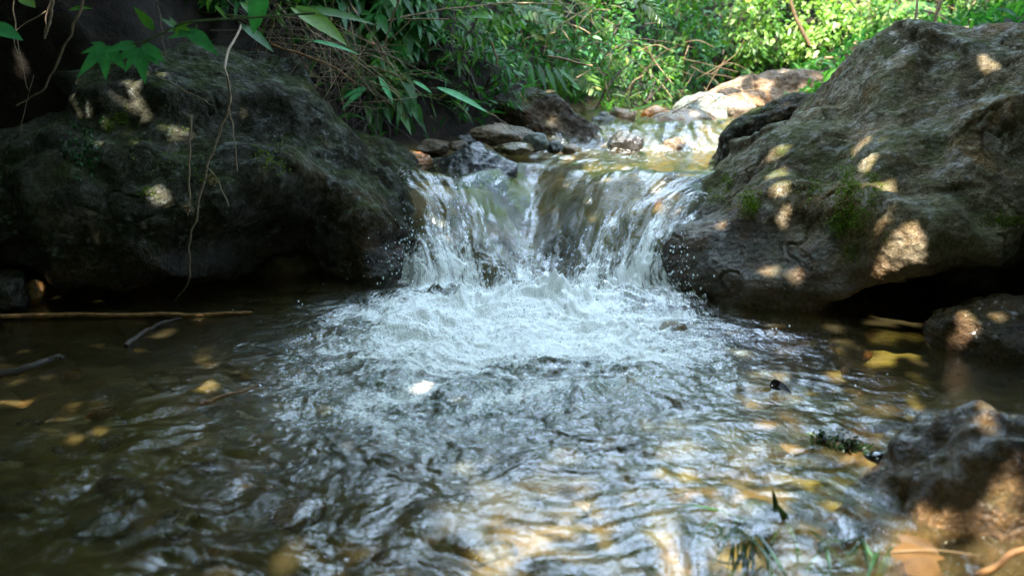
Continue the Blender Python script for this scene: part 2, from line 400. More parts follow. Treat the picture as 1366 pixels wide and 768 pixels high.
def terrain(x, y):
    wl = level(x, y)
    L = xl(y) + .05 * n2(y * 2.2, y * 0 + .5, 31); Rr = xr(y) + .05 * n2(y * 2.1, y * 0 + .7, 37)
    dl = np.maximum(L - x, 0); dr = np.maximum(x - Rr, 0)
    ind = np.minimum(x - L, Rr - x)
    depth = np.interp(y, [0, 1.3, 1.9, 2.2, 2.35, 2.6, 3.3, 3.6, 5], [.10, .12, .17, .14, .035, .05, .07, .035, .03])
    depth = depth * (1 - .55 * ss(.55, 1.1, x) * (y < 2.3)) * (1 + .25 * n2(x * 2.5, y * 2.5, 21))
    z = wl - depth * ss(-.02, .16, ind)
    z = z - .065 * np.exp(-((x - .07) / .13) ** 2) * ss(2.15, 2.3, y) * ss(3.0, 2.8, y)
    z = z + .022 * f2(x * 9, y * 9, 3, 11) * ss(0, .1, ind)
    left = 1.35 * np.minimum(dl, .55) + .35 * np.maximum(dl - .55, 0)
    right = .55 * np.minimum(dr, .6) + .2 * np.maximum(dr - .6, 0)
    near = ss(1.9, 2.5, y)
    z = z + left * (.35 + .65 * near) + right * (.6 + .4 * near)
    z = z + .75 * np.maximum(y - 5.3 - .25 * np.maximum(x - 1, 0), 0) * (y < 9) + np.where(y >= 9, .75 * 3.7 + (y - 9) * .12, 0)
    z = z + .05 * f2(x * 3, y * 3, 4, 51) * ss(0, .3, dl + dr + np.maximum(y - 5.3, 0))
    return np.minimum(z, 5.0)
def tz(x, y): return float(terrain(np.array([float(x)]), np.array([float(y)]))[0])

def gridfaces(nr, nc):
    i = np.arange(nr - 1)[:, None] * nc; j = np.arange(nc - 1)[None]
    return np.stack([i + j, i + j + 1, i + nc + j + 1, i + nc + j], -1).reshape(-1, 4)
gx = np.concatenate([-60 * np.linspace(1, .05, 14) ** 1.6, np.linspace(-.45, .45, 1)[:0], np.linspace(-3, 3.4, 420), 60 * np.linspace(.075, 1, 14) ** 1.6])
gx = np.unique(np.concatenate([[-80, -50, -30, -18, -11, -7, -5, -4, -3.5], np.linspace(-3, 3.6, 430), [4, 5, 7, 11, 18, 30, 50, 80]]))
gy = np.unique(np.concatenate([[-80, -50, -30, -15, -8, -4, -2, -1, -.4], np.linspace(0, 5.6, 420), np.linspace(5.7, 9, 30), [10, 12, 15, 20, 30, 50, 90]]))
GX, GY = np.meshgrid(gx, gy)
GZ = terrain(GX, GY)
bank = ss(-.01, .06, GZ - level(GX, GY) - .0 * GX)
bank = np.maximum(bank * (1 - .0), ss(5.2, 5.5, GY))
ground = mk('ground', np.stack([GX, GY, GZ], -1), gridfaces(len(gy), len(gx)), M['bed'], attrs={'bank': bank.ravel()})
tag(ground, kind='structure')

# water sheet
def water_sheet():
    q = np.array([onz(683, r, 0)[1] for r in np.arange(835, 388, -.85)])
    ys = np.concatenate([np.linspace(-1.5, q[0] - .02, 24), q, np.linspace(q[-1] + .0012, 2.82, 360), np.linspace(2.823, 3.30, 75), np.linspace(3.305, 3.56, 70), np.linspace(3.57, 5.6, 130)])
    ts = np.concatenate([np.linspace(-2.3, -.69, 60), np.linspace(-.688, .688, 960), np.linspace(.69, 2.3, 60)])
    T, Y = np.meshgrid(ts, ys); X = T * np.maximum(Y, .83)
    fy = foot(X); ly = lip(X)
    tf = np.clip((Y - fy) / (ly - fy), 0, 1)
    fallm = ss(-.05, .15, (Y - fy) / (ly - fy)) * (1 - ss(.85, 1.25, (Y - fy) / (ly - fy)))      # on the fall
    upm = ss(.9, 1.3, (Y - fy) / (ly - fy))
    z = level(X, Y)
    u = (X - xc(Y)) / hw(Y)
    # flow coordinates
    yk = np.array([-2, 1.7, 2.1, 2.7, 3.0, 3.3, 3.5, 4.1, 4.3, 6]); dk = np.array([1, 1, .7, .30, .5, .5, .3, .7, .7, .7])
    yy = np.linspace(-2, 6, 2000); vv = np.concatenate([[0], np.cumsum(np.interp(yy[:-1], yk, dk) * np.diff(yy))])
    v = np.interp(Y, yy, vv)
    wq = ss(1.55, 2.15, Y)
    fxx = X * (1 - wq) + (u * .40) * wq
    # pool zones
    core = np.exp(-((((X - .02) / .40) ** 2 + ((Y - 1.93) / .30) ** 2) ** 1.1))
    skirt = np.exp(-((((X + .06 - .10 * (Y - 1.5)) / .50) ** 2 + ((Y - 1.62) / .38) ** 2) ** 1.2))
    plume = np.exp(-((((X + .17) / .26) ** 2 + ((Y - 1.33) / .26) ** 2) ** 1.2))
    turb = np.clip(core * 1.1 + skirt * .56 + plume * .30, 0, 1.1) * (1 - ss(0.02, .25, tf))
    calm = 1 - ss(2.0, 2.3, Y)
    wx = .05 * f2(X * 5, Y * 5, 2, 61); wy = .05 * f2(X * 5 + 9, Y * 5, 2, 63)
    A, B = X + wx, Y + wy
    live = np.clip(.38 + .62 * ss(.85, .15, np.abs(X + .05)) + .35 * ss(1.6, 1.0, Y), .3, 1.1) * (.75 + .5 * n2(X * 2.2, Y * 2.2, 71))
    live = live * (1 - .55 * ss(.35, .9, X) * ss(1.2, 1.7, Y)) * (1 - .5 * ss(-.45, -.9, X) * ss(1.1, 1.6, Y))
    live = np.clip(live, .08, 1.2)
    pool = 1.3 * live * (.0066 * f2(A * 6, B * 8, 2, 73) + .0036 * n2(A * 17, B * 24, 77) + 0.0010 * n2(A * 36, B * 46, 79) + .0003 * n2(A * 80, B * 95, 81))
    # arcs of ripples running out from the boil
    rr = np.hypot(X - .05, (Y - 1.75)); pool = pool + live * .0012 * np.sin(rr * 150 + 5 * n2(X * 6, Y * 6, 83)) * ss(.35, .55, rr) * (1 - ss(.9, 1.3, rr)) * ss(-.1, .35, n2(X * 3.3, Y * 3.3, 85))
    rid = lambda s, sd: 1 - 2 * np.abs(n2(A * s + .4 * n2(A * s, B * s, sd + 9), B * s * 1.1, sd))
    tb = turb * (.022 * n2(A * 6.5, B * 7, 87) + .006 * rid(9, 89) + .0034 * rid(19, 91) + .0030 * n2(A * 42, B * 42, 93) + .0023 * n2(A * 85, B * 85, 95) + .0013 * n2(A * 190, B * 190, 97))
    tb = tb + .034 * np.exp(-((((X - .05) / .30) ** 2 + ((Y - 2.08) / .085) ** 2))) * (.7 + 1.3 * n2(A * 9, B * 9, 99) + .6 * n2(A * 24, B * 24, 98) + .35 * n2(A * 55, B * 55, 96))
    tb = tb + .055 * np.exp(-((Y - (fy - .03)) / .07) ** 2) * ss(.62, .40, np.abs(X - .08)) * np.clip(n2(A * 30, B * 22, 151), 0, 1) ** 1.4 + .008 * turb * np.clip(n2(A * 34, B * 30, 153), 0, 1) ** 1.5
    z = z + calm * (pool + tb)
    # fall
    st = fallm * (.024 * n2(u * 3.2, v * 12, 101) + .011 * n2(u * 8, v * 18, 103) + .0032 * n2(u * 26 + .5 * n2(u * 8, v * 14, 1), v * 14, 105) + .0006 * n2(u * 60, v * 22, 107))
    st = st + fallm * .085 * (np.minimum(np.abs(X - .06) / .25, 1.2) - .6) * np.sin(PI * np.clip(tf, 0, 1)) ** .8
    st = st + fallm * (1 - tf) * ss(.6, .0, tf) * (.010 * n2(A * 26, B * 22, 111) + .005 * n2(A * 60, B * 55, 113))
    z = z + st
    # upper pools
    up = upm * (.011 * n2(u * 6, v * 16, 121) + .0055 * n2(u * 16, v * 34, 123) + .0011 * n2(u * 34, v * 60, 125))
    casc = np.exp(-((Y - 3.44 + .16 * n2(X * 5, Y * 0, 4)) / .11) ** 2) + .5 * np.exp(-((Y - 4.0) / .06) ** 2)
    up = up + casc * (.020 * n2(X * 11, Y * 4, 127) + .008 * n2(X * 30, Y * 10, 129))
    z = z + up
    # foam
    big = f2(A * 4.2, B * 5.5, 3, 131)
    foam = turb * .72 + .46 * core + .42 * turb * big - .08
    ribbon = 1 - np.abs(n2(A * 5 + 2, B * 9, 133)) * 2.4
    foam = foam + .35 * ss(.25, .6, turb) * ss(.3, 1, ribbon)
    foam = foam * calm
    ft = (1 - tf)
    strk = n2(u * 9, v * 6, 141) * .55 + n2(u * 24, v * 9, 143) * .4
    ff = .02 + .46 * ft ** 2.2 + .85 * strk + .25 * ss(.25, .6, np.abs(u)) - .22 * np.exp(-((u + .1) / .2) ** 2) * ss(.15, .35, tf)
    foam = foam * (1 - fallm) + ff * fallm
    foam = foam + .75 * np.exp(-((Y - (fy + .01)) / .07) ** 2) * ss(.65, .45, np.abs(X - .08)) * (.75 + .6 * n2(X * 16, Y * 12, 145))
    foam = foam + np.clip(casc, 0, 1) * (.12 + .5 * n2(X * 14, Y * 5, 147)) + .45 * np.exp(-((Y - 3.30) / .06) ** 2) * upm
    foam = foam + upm * (Y < 3.3) * (.10 + .35 * n2(u * 8, v * 14, 149)) * ss(.5, -.2, np.abs(u) - .4)
    foam = np.clip(foam, -.3, 1.1)
    aer = np.clip(turb ** 1.6, 0, .85) * calm * ss(-.5, .35, big + turb) + fallm * .16 + .12 * np.clip(casc, 0, 1)
    streak = np.clip(.22 + turb * .7 * calm + fallm * .55 + upm * .3 + .5 * np.clip(casc, 0, 1), 0, 1.3)
    V = np.stack([X, Y, z], -1)
    F = gridfaces(*X.shape)
    cx = X.ravel()[F].mean(1); cy = Y.ravel()[F].mean(1)
    lo = np.where(cy > 2.30, xl(cy) - .22, -9); hi = np.where(cy > 2.30, xr(cy) + .2, 9)
    F = F[(cx > lo) & (cx < hi)]
    flow = np.stack([fxx, v, 0 * v], -1).reshape(-1, 3)
    used = np.zeros(X.size, bool); used[F.ravel()] = True; idx = np.cumsum(used) - 1
    V = V.reshape(-1, 3)[used]; F = idx[F]
    at_ = {'foam': foam.ravel()[used], 'aer': np.clip(aer, 0, 1).ravel()[used], 'streak': streak.ravel()[used], 'flow': flow[used]}
    o = mk('water', V, F, M['water'], attrs=at_)
    tag(o, kind='structure')
water_sheet()

# ------------------------------------------------------------------ big boulders
def boulder(name, cols, mat, seed, nu, nv, amp=1.0, extra=None):
    """cols: list of cross sections, each (px, top(py,Y), upper, mid, lip, recessY)"""
    C = []
    for px, top, up, mid, lp, ry in cols:
        a = [at(px, top[0], top[1]), at(px, up[0], up[1]), at(px, mid[0], mid[1]), at(px, lp[0], lp[1])]
        rec = at(px, 384, ry); rec[2] = 0.0; x = a[3][0]
        rec[0] = x
        bot = rec.copy(); bot[2] = -.28; bot[1] += .05
        bt = a[0].copy(); bt[1] += .35; bt[2] -= .05; bt[0] *= 1.12
        bm = bt.copy(); bm[1] += .18; bm[2] = max(.1, bt[2] * .5)
        bb = bm.copy(); bb[2] = -.25
        C.append([bb, bm, bt] + a + [rec, bot])
    C = np.array(C)  # ncol, 9, 3
    for e, k in ((0, 0), (-1, -1)):   # closed ends
        m = C[e].mean(0); m2 = C[e] * .25 + m * .75
        C = np.concatenate([m2[None], C], 0) if e == 0 else np.concatenate([C, m2[None]], 0)
    A = cr(C, np.linspace(0, len(C) - 1, nu))
    P = cr(A.transpose(1, 0, 2), np.linspace(0, 8, nv)).transpose(1, 0, 2)  # nu,nv,3
    # equalise spacing a little
    def normals(P):
        du = np.gradient(P, axis=0); dv = np.gradient(P, axis=1); return nrm(np.cross(du, dv))
    Nn = normals(P)
    c = P.mean((0, 1))
    if ((P - c) * Nn).sum(-1).mean() < 0: Nn = -Nn
    d = amp * (.045 * f3(P, 3.0, 2, seed) + .012 * (1 - 2 * np.abs(f3(P, 5.5, 2, seed + 5))) * .6)
    P = P + Nn * d[..., None]
    # blocky facets: terraced noise
    W = P + .03 * np.stack([f3(P, 7, 2, seed + 61 + k) for k in range(3)], -1)
    P = P + Nn * (amp * (facets(W, 26, .02, .26, seed + 1) + facets(W, 200, .008, .17, seed + 2)))[..., None]
    N2 = normals(P); N2 = np.where((N2 * Nn).sum(-1, keepdims=True) < 0, -N2, N2)
    cr1 = np.abs(f3(P, 4.0, 3, seed + 21)); cr2 = np.abs(f3(P + 7, 8.5, 3, seed + 23))
    crack = -.008 * np.exp(-(cr1 / .025) ** 2) * ss(-.1, .3, n3(P, 3, seed + 25)) - .002 * np.exp(-(cr2 / .03) ** 2)
    d = crack + 0.0035 * f3(P, 13, 3, seed + 31) + .0020 * f3(P, 38, 3, seed + 33, .6) + .0014 * (.5 - np.abs(f3(P, 24, 2, seed + 35)))
    if extra is not None: d = d + extra(P)
    P = P + N2 * d[..., None]
    F = gridfaces(nu, nv)
    N3 = normals(P)
    if ((P - c) * N3).sum(-1).mean() < 0: F = F[:, ::-1]
    o = mk(name, P, F, mat)
    return o, P.reshape(-1, 3), F

LB = [(-420, (160, 1.9), (200, 1.75), (270, 1.68), (340, 1.68), 1.80),
      (-150, (142, 2.15), (190, 1.95), (260, 1.86), (345, 1.86), 2.0),
      (0, (118, 2.5), (180, 2.22), (260, 2.09), (335, 2.10), 2.30),
      (100, (92, 2.5), (160, 2.22), (255, 2.06), (368, 2.08), 2.22),
      (200, (72, 2.5), (150, 2.22), (240, 2.05), (340, 2.04), 2.36),
      (300, (70, 2.5), (150, 2.24), (215, 2.08), (292, 2.04), 2.48),
      (370, (102, 2.5), (160, 2.30), (205, 2.17), (255, 2.11), 2.46),
      (430, (152, 2.5), (185, 2.36), (215, 2.27), (250, 2.20), 2.34),
      (490, (203, 2.5), (225, 2.42), (250, 2.34), (285, 2.27), 2.22),
      (530, (240, 2.52), (258, 2.45), (280, 2.39), (320, 2.33), 2.24),
      (556, (282, 2.5), (296, 2.46), (318, 2.42), (345, 2.38), 2.30)]
left_boulder, PLv, PLf = boulder('boulder', LB, M['rock_left'], 200, 420, 420)
tag(left_boulder, 'huge dark boulder dotted with small sun flecks, with a black undercut above the pool', 'boulder')
RB = [(915, (292, 2.50), (304, 2.42), (322, 2.33), (348, 2.25), 2.15),
      (950, (243, 2.60), (266, 2.44), (300, 2.28), (350, 2.14), 2.08),
      (1010, (197, 2.60), (232, 2.38), (290, 2.16), (362, 2.04), 2.01),
      (1070, (158, 2.60), (205, 2.32), (280, 2.08), (372, 1.97), 1.97),
      (1130, (112, 2.60), (172, 2.28), (270, 2.0), (385, 1.92), 2.02),
      (1200, (80, 2.55), (150, 2.20), (260, 1.93), (366, 1.87), 2.20),
      (1290, (62, 2.50), (138, 2.12), (250, 1.88), (346, 1.83), 2.20),
      (1366, (44, 2.50), (130, 2.08), (240, 1.85), (330, 1.81), 2.20),
      (1520, (14, 2.40), (120, 2.0), (230, 1.8), (318, 1.77), 2.1),
      (1760, (60, 2.3), (150, 2.0), (240, 1.8), (318, 1.78), 2.0)]
right_boulder, PRv, PRf = boulder('boulder', RB, M['rock_right'], 300, 440, 420)
tag(right_boulder, 'huge brown and grey boulder with moss patches beside the waterfall, rising out of the frame', 'boulder')

# ------------------------------------------------------------------ stones
import bmesh
_ico = {}
def ico(n):
    if n not in _ico:
        bm = bmesh.new(); bmesh.ops.create_icosphere(bm, subdivisions=n, radius=1)
        _ico[n] = (np.array([v.co[:] for v in bm.verts]), np.array([[v.index for v in f.verts] for f in bm.faces])); bm.free()
    return _ico[n]
HITS = [(PLv, PLf), (PRv, PRf)]
def stone(label, c, size, mat, seed, rot=0, tilt=(0, 0), facets=9, rough=1.0, n=5, name='stone', cat='stone', group=None):
    V, F = ico(n); V = V.copy(); rg = np.random.default_rng(seed)
    for k in range(facets):
        d = rg.normal(size=3); d /= np.linalg.norm(d); off = rg.uniform(.62, .85)
        over = np.maximum(V @ d - off, 0); V = V - d * (over * .85)[:, None]
    V = V * (1 + .16 * f3(V, 1.1, 2, seed))[:, None]
    V = V * np.array(size)
    ax, ay = tilt
    Rx = np.array([[1, 0, 0], [0, math.cos(ax), -math.sin(ax)], [0, math.sin(ax), math.cos(ax)]])
    Ry = np.array([[math.cos(ay), 0, math.sin(ay)], [0, 1, 0], [-math.sin(ay), 0, math.cos(ay)]])
    Rz = np.array([[math.cos(rot), -math.sin(rot), 0], [math.sin(rot), math.cos(rot), 0], [0, 0, 1]])
    V = V @ (Rz @ Rx @ Ry).T
    nn = nrm(V); s = min(size)
    V = V + nn * (rough * s * (.10 * f3(V / s, 1.7, 3, seed + 3) + .03 * f3(V / s, 7, 3, seed + 4)))[:, None]
    o = mk(name, V + np.array(c), F, mat, loc=c)
    HITS.append((V + np.array(c), F))
    return tag(o, label, cat, group)
def stone_px(label, x0, y0, x1, y1, Y, mat, seed, depth=.8, sink=.15, **k):
    """a stone whose visible outline spans the given photo pixels, at Y metres ahead"""
    a = at(x0, (y0 + y1) / 2, Y); b = at(x1, (y0 + y1) / 2, Y); t = at((x0 + x1) / 2, y0, Y); d = at((x0 + x1) / 2, y1, Y)
    rx = (b[0] - a[0]) / 2 * 1.08; rz = (t[2] - d[2]) / 2 * (1 + sink) * 1.08
    c = np.array([(a[0] + b[0]) / 2, Y, (t[2] + d[2]) / 2 - (t[2] - d[2]) / 2 * sink])
    return stone(label, c, (rx, max(rx * depth, rz * .7), rz), M[mat], seed, **k)

stone_px('angular wet black rock with a shiny top at the brink of the fall', 574, 190, 692, 252, 2.86, 'rock_black', 11, .9, .3, facets=14, tilt=(.25, .12), n=6)
stone_px('glossy orange stone wet beside the black rock at the brink', 524, 203, 577, 232, 2.95, 'rock_orange', 12, .7, .3)
stone_px('dark brown slab boulder leaning over the bank stones under the leaves', 640, 122, 806, 205, 3.55, 'rock_slab', 13, .6, .1, facets=12, n=6, tilt=(.0, .17), cat='boulder', name='boulder')
stone_px('smooth brown oblong stone lying in front of the dark slab boulder', 632, 166, 712, 192, 3.22, 'rock_brown', 14, .6, .1, facets=3)
stone_px('small pale green-grey pebble at the end of the brown oblong stone', 698, 178, 730, 200, 3.12, 'rock_green', 15, .8, .1, facets=3, n=4)
stone_px('flat yellow-brown stone under the oblong stone at the water edge', 660, 190, 712, 203, 3.08, 'rock_olive', 16, .8, .2, facets=4, n=4)
stone_px('brown bank stone half in shadow below the arching grass', 528, 175, 572, 204, 3.25, 'rock_brown', 17, .8, .1, facets=5)
stone_px('low reddish bank stone behind the orange stone', 556, 186, 604, 204, 3.15, 'rock_brown', 18, .8, .1, facets=5)
stone_px('blackish bank stone between the reddish stone and the oblong stone', 592, 175, 640, 195, 3.3, 'rock_black', 19, .8, .1, facets=7)
stone_px('small dark wet pebble at the foot of the tangled grass', 575, 168, 598, 184, 3.4, 'rock_grey', 20, .8, .1, n=4)
stone_px('large pale tan boulder with a sunlit back beyond the upper pool', 916, 99, 1135, 168, 4.35, 'rock_tan', 21, .55, .1, facets=12, n=6, cat='boulder', name='boulder', tilt=(0, -.06))
stone_px('sunlit tan rock lying against the far tan boulder', 1030, 124, 1140, 172, 4.10, 'rock_pale', 22, .6, .1, facets=9, cat='rock', name='rock')
stone_px('rounded grey-green rock in front of the far tan boulder', 898, 125, 984, 168, 4.0, 'rock_green', 23, .7, .1, facets=6, cat='rock', name='rock')
stone_px('small smooth cream pebble next to the grey-green rock', 971, 134, 1006, 158, 3.9, 'rock_pale', 24, .8, .1, facets=2, n=4)
stone_px('dark wet rock with a rusty face above the second cascade', 872, 147, 962, 176, 3.72, 'rock_brown', 25, .7, .2, facets=9, cat='rock', name='rock')
stone_px('dark grey boulder between the upper cascade and the huge brown boulder', 958, 126, 1190, 222, 3.05, 'rock_left', 26, .6, .1, facets=8, n=6, tilt=(0, -.38), cat='boulder', name='boulder')
stone_px('black rock parting the second cascade', 806, 176, 862, 206, 3.36, 'rock_black', 27, .8, .1, facets=9)
stone_px('mauve-brown rock under the water of the second cascade', 880, 180, 922, 212, 3.40, 'rock_brown', 28, .8, .1, facets=5)
stone_px('pale sunlit gravel stone above the black cascade rock', 812, 143, 850, 168, 3.78, 'rock_pale', 29, .8, .1, n=4)
stone_px('orange-brown sunlit stone on the upper gravel bar', 858, 143, 900, 168, 3.88, 'rock_orange', 30, .7, .1, n=4, rough=.6)
stone_px('grey stone glistening beside the pale gravel stone', 786, 150, 822, 172, 3.7, 'rock_grey', 31, .8, .1, n=4)
stone_px('brown lump of rock at the shaded foot of the dark boulder', -40, 362, 44, 405, 2.0, 'rock_left', 32, .7, .2, facets=8)
stone_px('small orange stone at the tip of the brown lump', 34, 374, 60, 402, 2.07, 'rock_orange', 33, .7, .2, n=4, rough=.7)
stone_px('rounded wet brown rock standing in the pool under the boulder overhang', 1248, 398, 1430, 480, 1.74, 'rock_front', 34, .7, .3, facets=6, n=6, cat='rock', name='rock')
stone_px('large wet dark rock rising from the near corner of the pool', 1092, 535, 1600, 880, 1.10, 'rock_front', 35, .7, .0, facets=18, rough=1.5, n=6, tilt=(.0, -.25), cat='boulder', name='boulder')
stone_px('yellow-olive stone just under the foaming pool', 868, 432, 922, 462, 1.86, 'rock_olive', 36, .7, .1, facets=4)
stone_px('greenish flat stone beside the yellow-olive stone in the foam', 812, 432, 866, 452, 1.90, 'rock_olive', 37, .8, .1, facets=4)
stone_px('grey stone breaking the foam below the fall', 742, 466, 806, 492, 1.78, 'rock_grey', 38, .8, .2, facets=6)
stone_px('brown rock showing through the middle of the fall', 722, 316, 796, 384, 2.47, 'rock_front', 39, .7, .1, facets=1)
stone_px('orange-brown rock glimpsed beneath the glassy brink of the fall', 846, 262, 906, 310, 2.56, 'rock_orange', 40, .8, .1, facets=6, rough=.6)
stone_px('black rock behind the falling water next to the dark boulder', 480, 330, 556, 392, 2.34, 'rock_black', 41, .6, .1, facets=9)
# small bank and gravel pebbles, one by one
g = 'pebbles scattered on the stream banks'
pb = [(612, 196, 3.1), (742, 196, 3.2), (760, 200, 3.25), (1010, 152, 4.4), (640, 186, 3.45), (500, 190, 3.1), (512, 204, 2.95)]
for i, (px, py, Y) in enumerate(pb):
    p = at(px, py, Y); r = R.uniform(.018, .036)
    stone('small rounded pebble on the wet stream bank among larger stones', p, (r * 1.3, r, r * .75), M[['rock_brown', 'rock_grey', 'rock_pale', 'rock_green'][i % 4]], 500 + i, rot=i, n=3, name='pebble', cat='pebble', group=g)
g = 'pebbles lying on the bottom of the pool'
k = 0
for i in range(90):
    y = R.uniform(.85, 2.0); x = R.uniform(-.62, .68) * y
    if abs(x) < .25 and y > 1.4: continue
    r = R.uniform(.012, .040) * (1.3 if x > 0 else 1); z = tz(x, y) + r * .15
    if z + r * .5 > -.012: z = -.012 - r * .5
    stone('smooth pebble resting on the brown bottom of the pool', (x, y, z), (r * 1.3, r, r * .5), M[['rock_brown', 'rock_olive', 'rock_grey', 'rock_orange', 'rock_pale'][i % 5]], 600 + i, rot=i * 1.7, n=3, name='pebble', cat='pebble', group=g)

BV = []
for V, F in HITS[:]:
    BV.append(BVHTree.FromPolygons([tuple(map(float, v)) for v in V], [tuple(map(int, f)) for f in F]))
def hit(px, py, fallback=2.1, only=None):
    d = ray(px, py); d = d / np.linalg.norm(d); best = None
    for b in (BV if only is None else [BV[only]]):
        h = b.ray_cast(Vector((0, 0, CAMH)), Vector(d))
        if h[0] is not None and (best is None or h[3] < best[2]): best = (np.array(h[0]), np.array(h[1]), h[3])
    if best is None: return at(px, py, fallback), np.array([0, -1, .3])
    n = best[1]; n = n if n @ d < 0 else -n
    return best[0], n
# ------------------------------------------------------------------ sun
SUN = np.array([-.27, -.46, .846]); SUN /= np.linalg.norm(SUN)

# ------------------------------------------------------------------ unseen canopy added overhead to block sun, gaps cut for the sun flecks
gaps = []
def gap(px, py, r, only=None, z=None):
    p = onz(px, py, z) if z is not None else hit(px, py, only=only)[0]
    gaps.append((p, r * (.3 if z is not None else .80 if only == 1 else .75)))
for px, py, r in [(127, 150, .013), (173, 153, .010), (181, 157, .010), (170, 186, .009), (180, 182, .009), (193, 208, .008), (233, 174, .009), (243, 184, .011), (237, 179, .009),
                  (278, 176, .006), (226, 200, .007), (235, 203, .006), (204, 256, .014), (213, 263, .013), (138, 281, .011), (138, 289, .010), (176, 120, .010), (225, 100, .010), (164, 115, .005), (199, 296, .004), (220, 168, .005), (165, 200, .006)]:
    gap(px, py, r, 0)
for px, py, r in [(1032, 205, .020), (1037, 232, .026), (1040, 250, .022), (1152, 190, .020), (1160, 218, .018), (1158, 250, .016), (1150, 268, .012), (1208, 242, .014), (1060, 296, .020), (1045, 292, .016), (1205, 325, .022), (1215, 340, .020), (1185, 350, .018),
                  (1026, 362, .020), (1062, 372, .016), (936, 320, .012), (1000, 222, .012), (1052, 180, .012), (1320, 85, .02), (1225, 262, .008), (1290, 235, .01), (960, 300, .01), (1140, 330, .012), (1085, 225, .01)]:
    gap(px, py, r, 1)
for px, py, r in [(1110, 445, .05), (1170, 440, .04), (1070, 470, .045), (1210, 452, .03), (1150, 470, .03), (1030, 455, .03), (985, 480, .03), (1215, 598, .03), (1180, 640, .02), (620, 700, .03), (690, 690, .03), (650, 730, .03), 
                  (60, 512, .03), (25, 515, .03), (310, 432, .02), (1050, 540, .03)]:
    gap(px, py, r, z=-.02)
for px, py, Y, r in [(560, 215, 2.95, .02), (880, 275, 2.5, .018), (905, 300, 2.45, .012), (600, 330, 2.4, .012), (850, 350, 2.25, .006), (800, 215, 2.9, .02)]:
    gaps.append((at(px, py, Y), r))
for i in range(130):
    if i < 130: x, y = R.uniform(.10, .95), R.uniform(.95, 1.95); x = x + .35 * (y > 1.35) * (x < .45)
    else: x, y = R.uniform(-.95, -.45), R.uniform(.95, 1.9)
    gaps.append((np.array([x, y, -.05]), R.uniform(.003, .012)))
for px, py in [(1290, 425), (1330, 418), (1350, 440), (1275, 440)]: gap(px, py, .014)
for i in range(30): gap(R.uniform(935, 1300), R.uniform(185, 385), R.uniform(.003, .010), 1)
GP = np.array([g_[0] for g_ in gaps]); GR = np.array([g_[1] for g_ in gaps])
def line_clear(V):
    """V (n,k,3): True where no vertex of the leaf comes inside a gap's sun line"""
    ok = np.ones(len(V), bool)
    for p, r in zip(GP, GR):
        d = V - p; a = d @ SUN; q = d - a[..., None] * SUN
        ok &= ~((q ** 2).sum(-1) < r * r).any(1)
    return ok
def canopy(name_label, x0, x1, y0, y1, z0, z1, n, L, trunk, seed, keep=None):
    rg = np.random.default_rng(seed)
    O = np.stack([rg.uniform(x0, x1, n), rg.uniform(y0, y1, n), rg.uniform(z0, z1, n)], 1)
    if keep is not None: O = O[keep(O)]; n = len(O)
    Gd = O - SUN * (O[:, 2:3] / SUN[2])     # leafage thinned so sun reaches the near water
    th_ = ss(1.50, 1.25, Gd[:, 1]) * ss(-.2, .15, Gd[:, 0] + .6 * (1.3 - Gd[:, 1])) * ss(1.15, .9, Gd[:, 0]) * np.clip(.62 + .5 * n2(Gd[:, 0] * 4, Gd[:, 1] * 4, 171), 0, .85)
    O = O[rg.random(n) > th_]
    if seed == 1:     # extra leaves added out of view to shade the white water
        O = np.concatenate([O, np.stack([rg.uniform(-1.4, -.1, 5000), rg.uniform(.35, 1.15, 5000), rg.uniform(2.25, 2.6, 5000)], 1)])
    n = len(O)
    th = rg.uniform(0, 2 * PI, n); D = np.stack([np.cos(th), np.sin(th), rg.uniform(-.5, .1, n)], 1)
    N = np.stack([rg.normal(size=n) * .35, rg.normal(size=n) * .35, np.ones(n)], 1)
    N = N + SUN * .5
    ll = L * rg.uniform(.7, 1.25, n)
    tmp = Buf(); V = leaves(tmp, O, D, N, ll, ll * .5, .2, 5, ret=True)
    ok = line_clear(V)
    root = empty('tree', (trunk[0][0], trunk[0][1], trunk[0][2]))  # tree added out of view for its shade
    tag(root, name_label, 'tree')
    b = Buf(); leaves(b, O[ok], D[ok], N[ok], ll[ok], (ll * .5)[ok], .2, 5)
    b.build('crown', M['leaf'], root)
    tb = Buf(); tube(tb, spline(trunk), .11, .05, 10)
    b3 = Buf()
    for k in range(7):
        s = np.array(trunk[-1]); e = np.array([rg.uniform(x0, x1), rg.uniform(y0, y1), rg.uniform(z1 + .05, z1 + .3)])
        m = (s + e) / 2 + np.array([0, 0, .25]); path = spline([s, m, e])
        d = path[None] - GP[:, None]; a = d @ SUN; q = np.sqrt(((d - a[..., None] * SUN) ** 2).sum(-1))
        if (q < GR[:, None] + .05).any(): continue
        tube(tb, path, .035, .012, 7)
    tb.build('trunk', M['bark'], root)
canopy('unseen leafy tree added to shade the dark boulder side of the stream', -4.2, .1, -1.6, 3.3, 1.95, 2.75, 52000, .085, [(-2.9, 1.6, 0.1), (-2.8, 1.4, 1.4), (-2.2, 1.0, 2.9)], 1,
       keep=lambda O: (O[:, 1] < 1.75 + 1.0 * np.clip(-O[:, 0] - .25, 0, .45) + .5 * np.maximum(-O[:, 0] - 1.2, 0)))
canopy('unseen leafy tree added to shade the brown boulder side of the stream', -.1, 3.6, -1.6, 1.85, 2.0, 2.8, 38000, .10, [(3.4, .2, .1), (3.3, .3, 1.5), (2.7, .3, 2.95)], 2)
canopy('unseen tree added to shade the bank behind the dark boulder', -2.9, -.55, 1.9, 3.1, 1.7, 2.3, 9500, .13, [(-3.0, 4.2, 1.0), (-2.7, 3.9, 1.6), (-2.3, 3.5, 2.3)], 3)

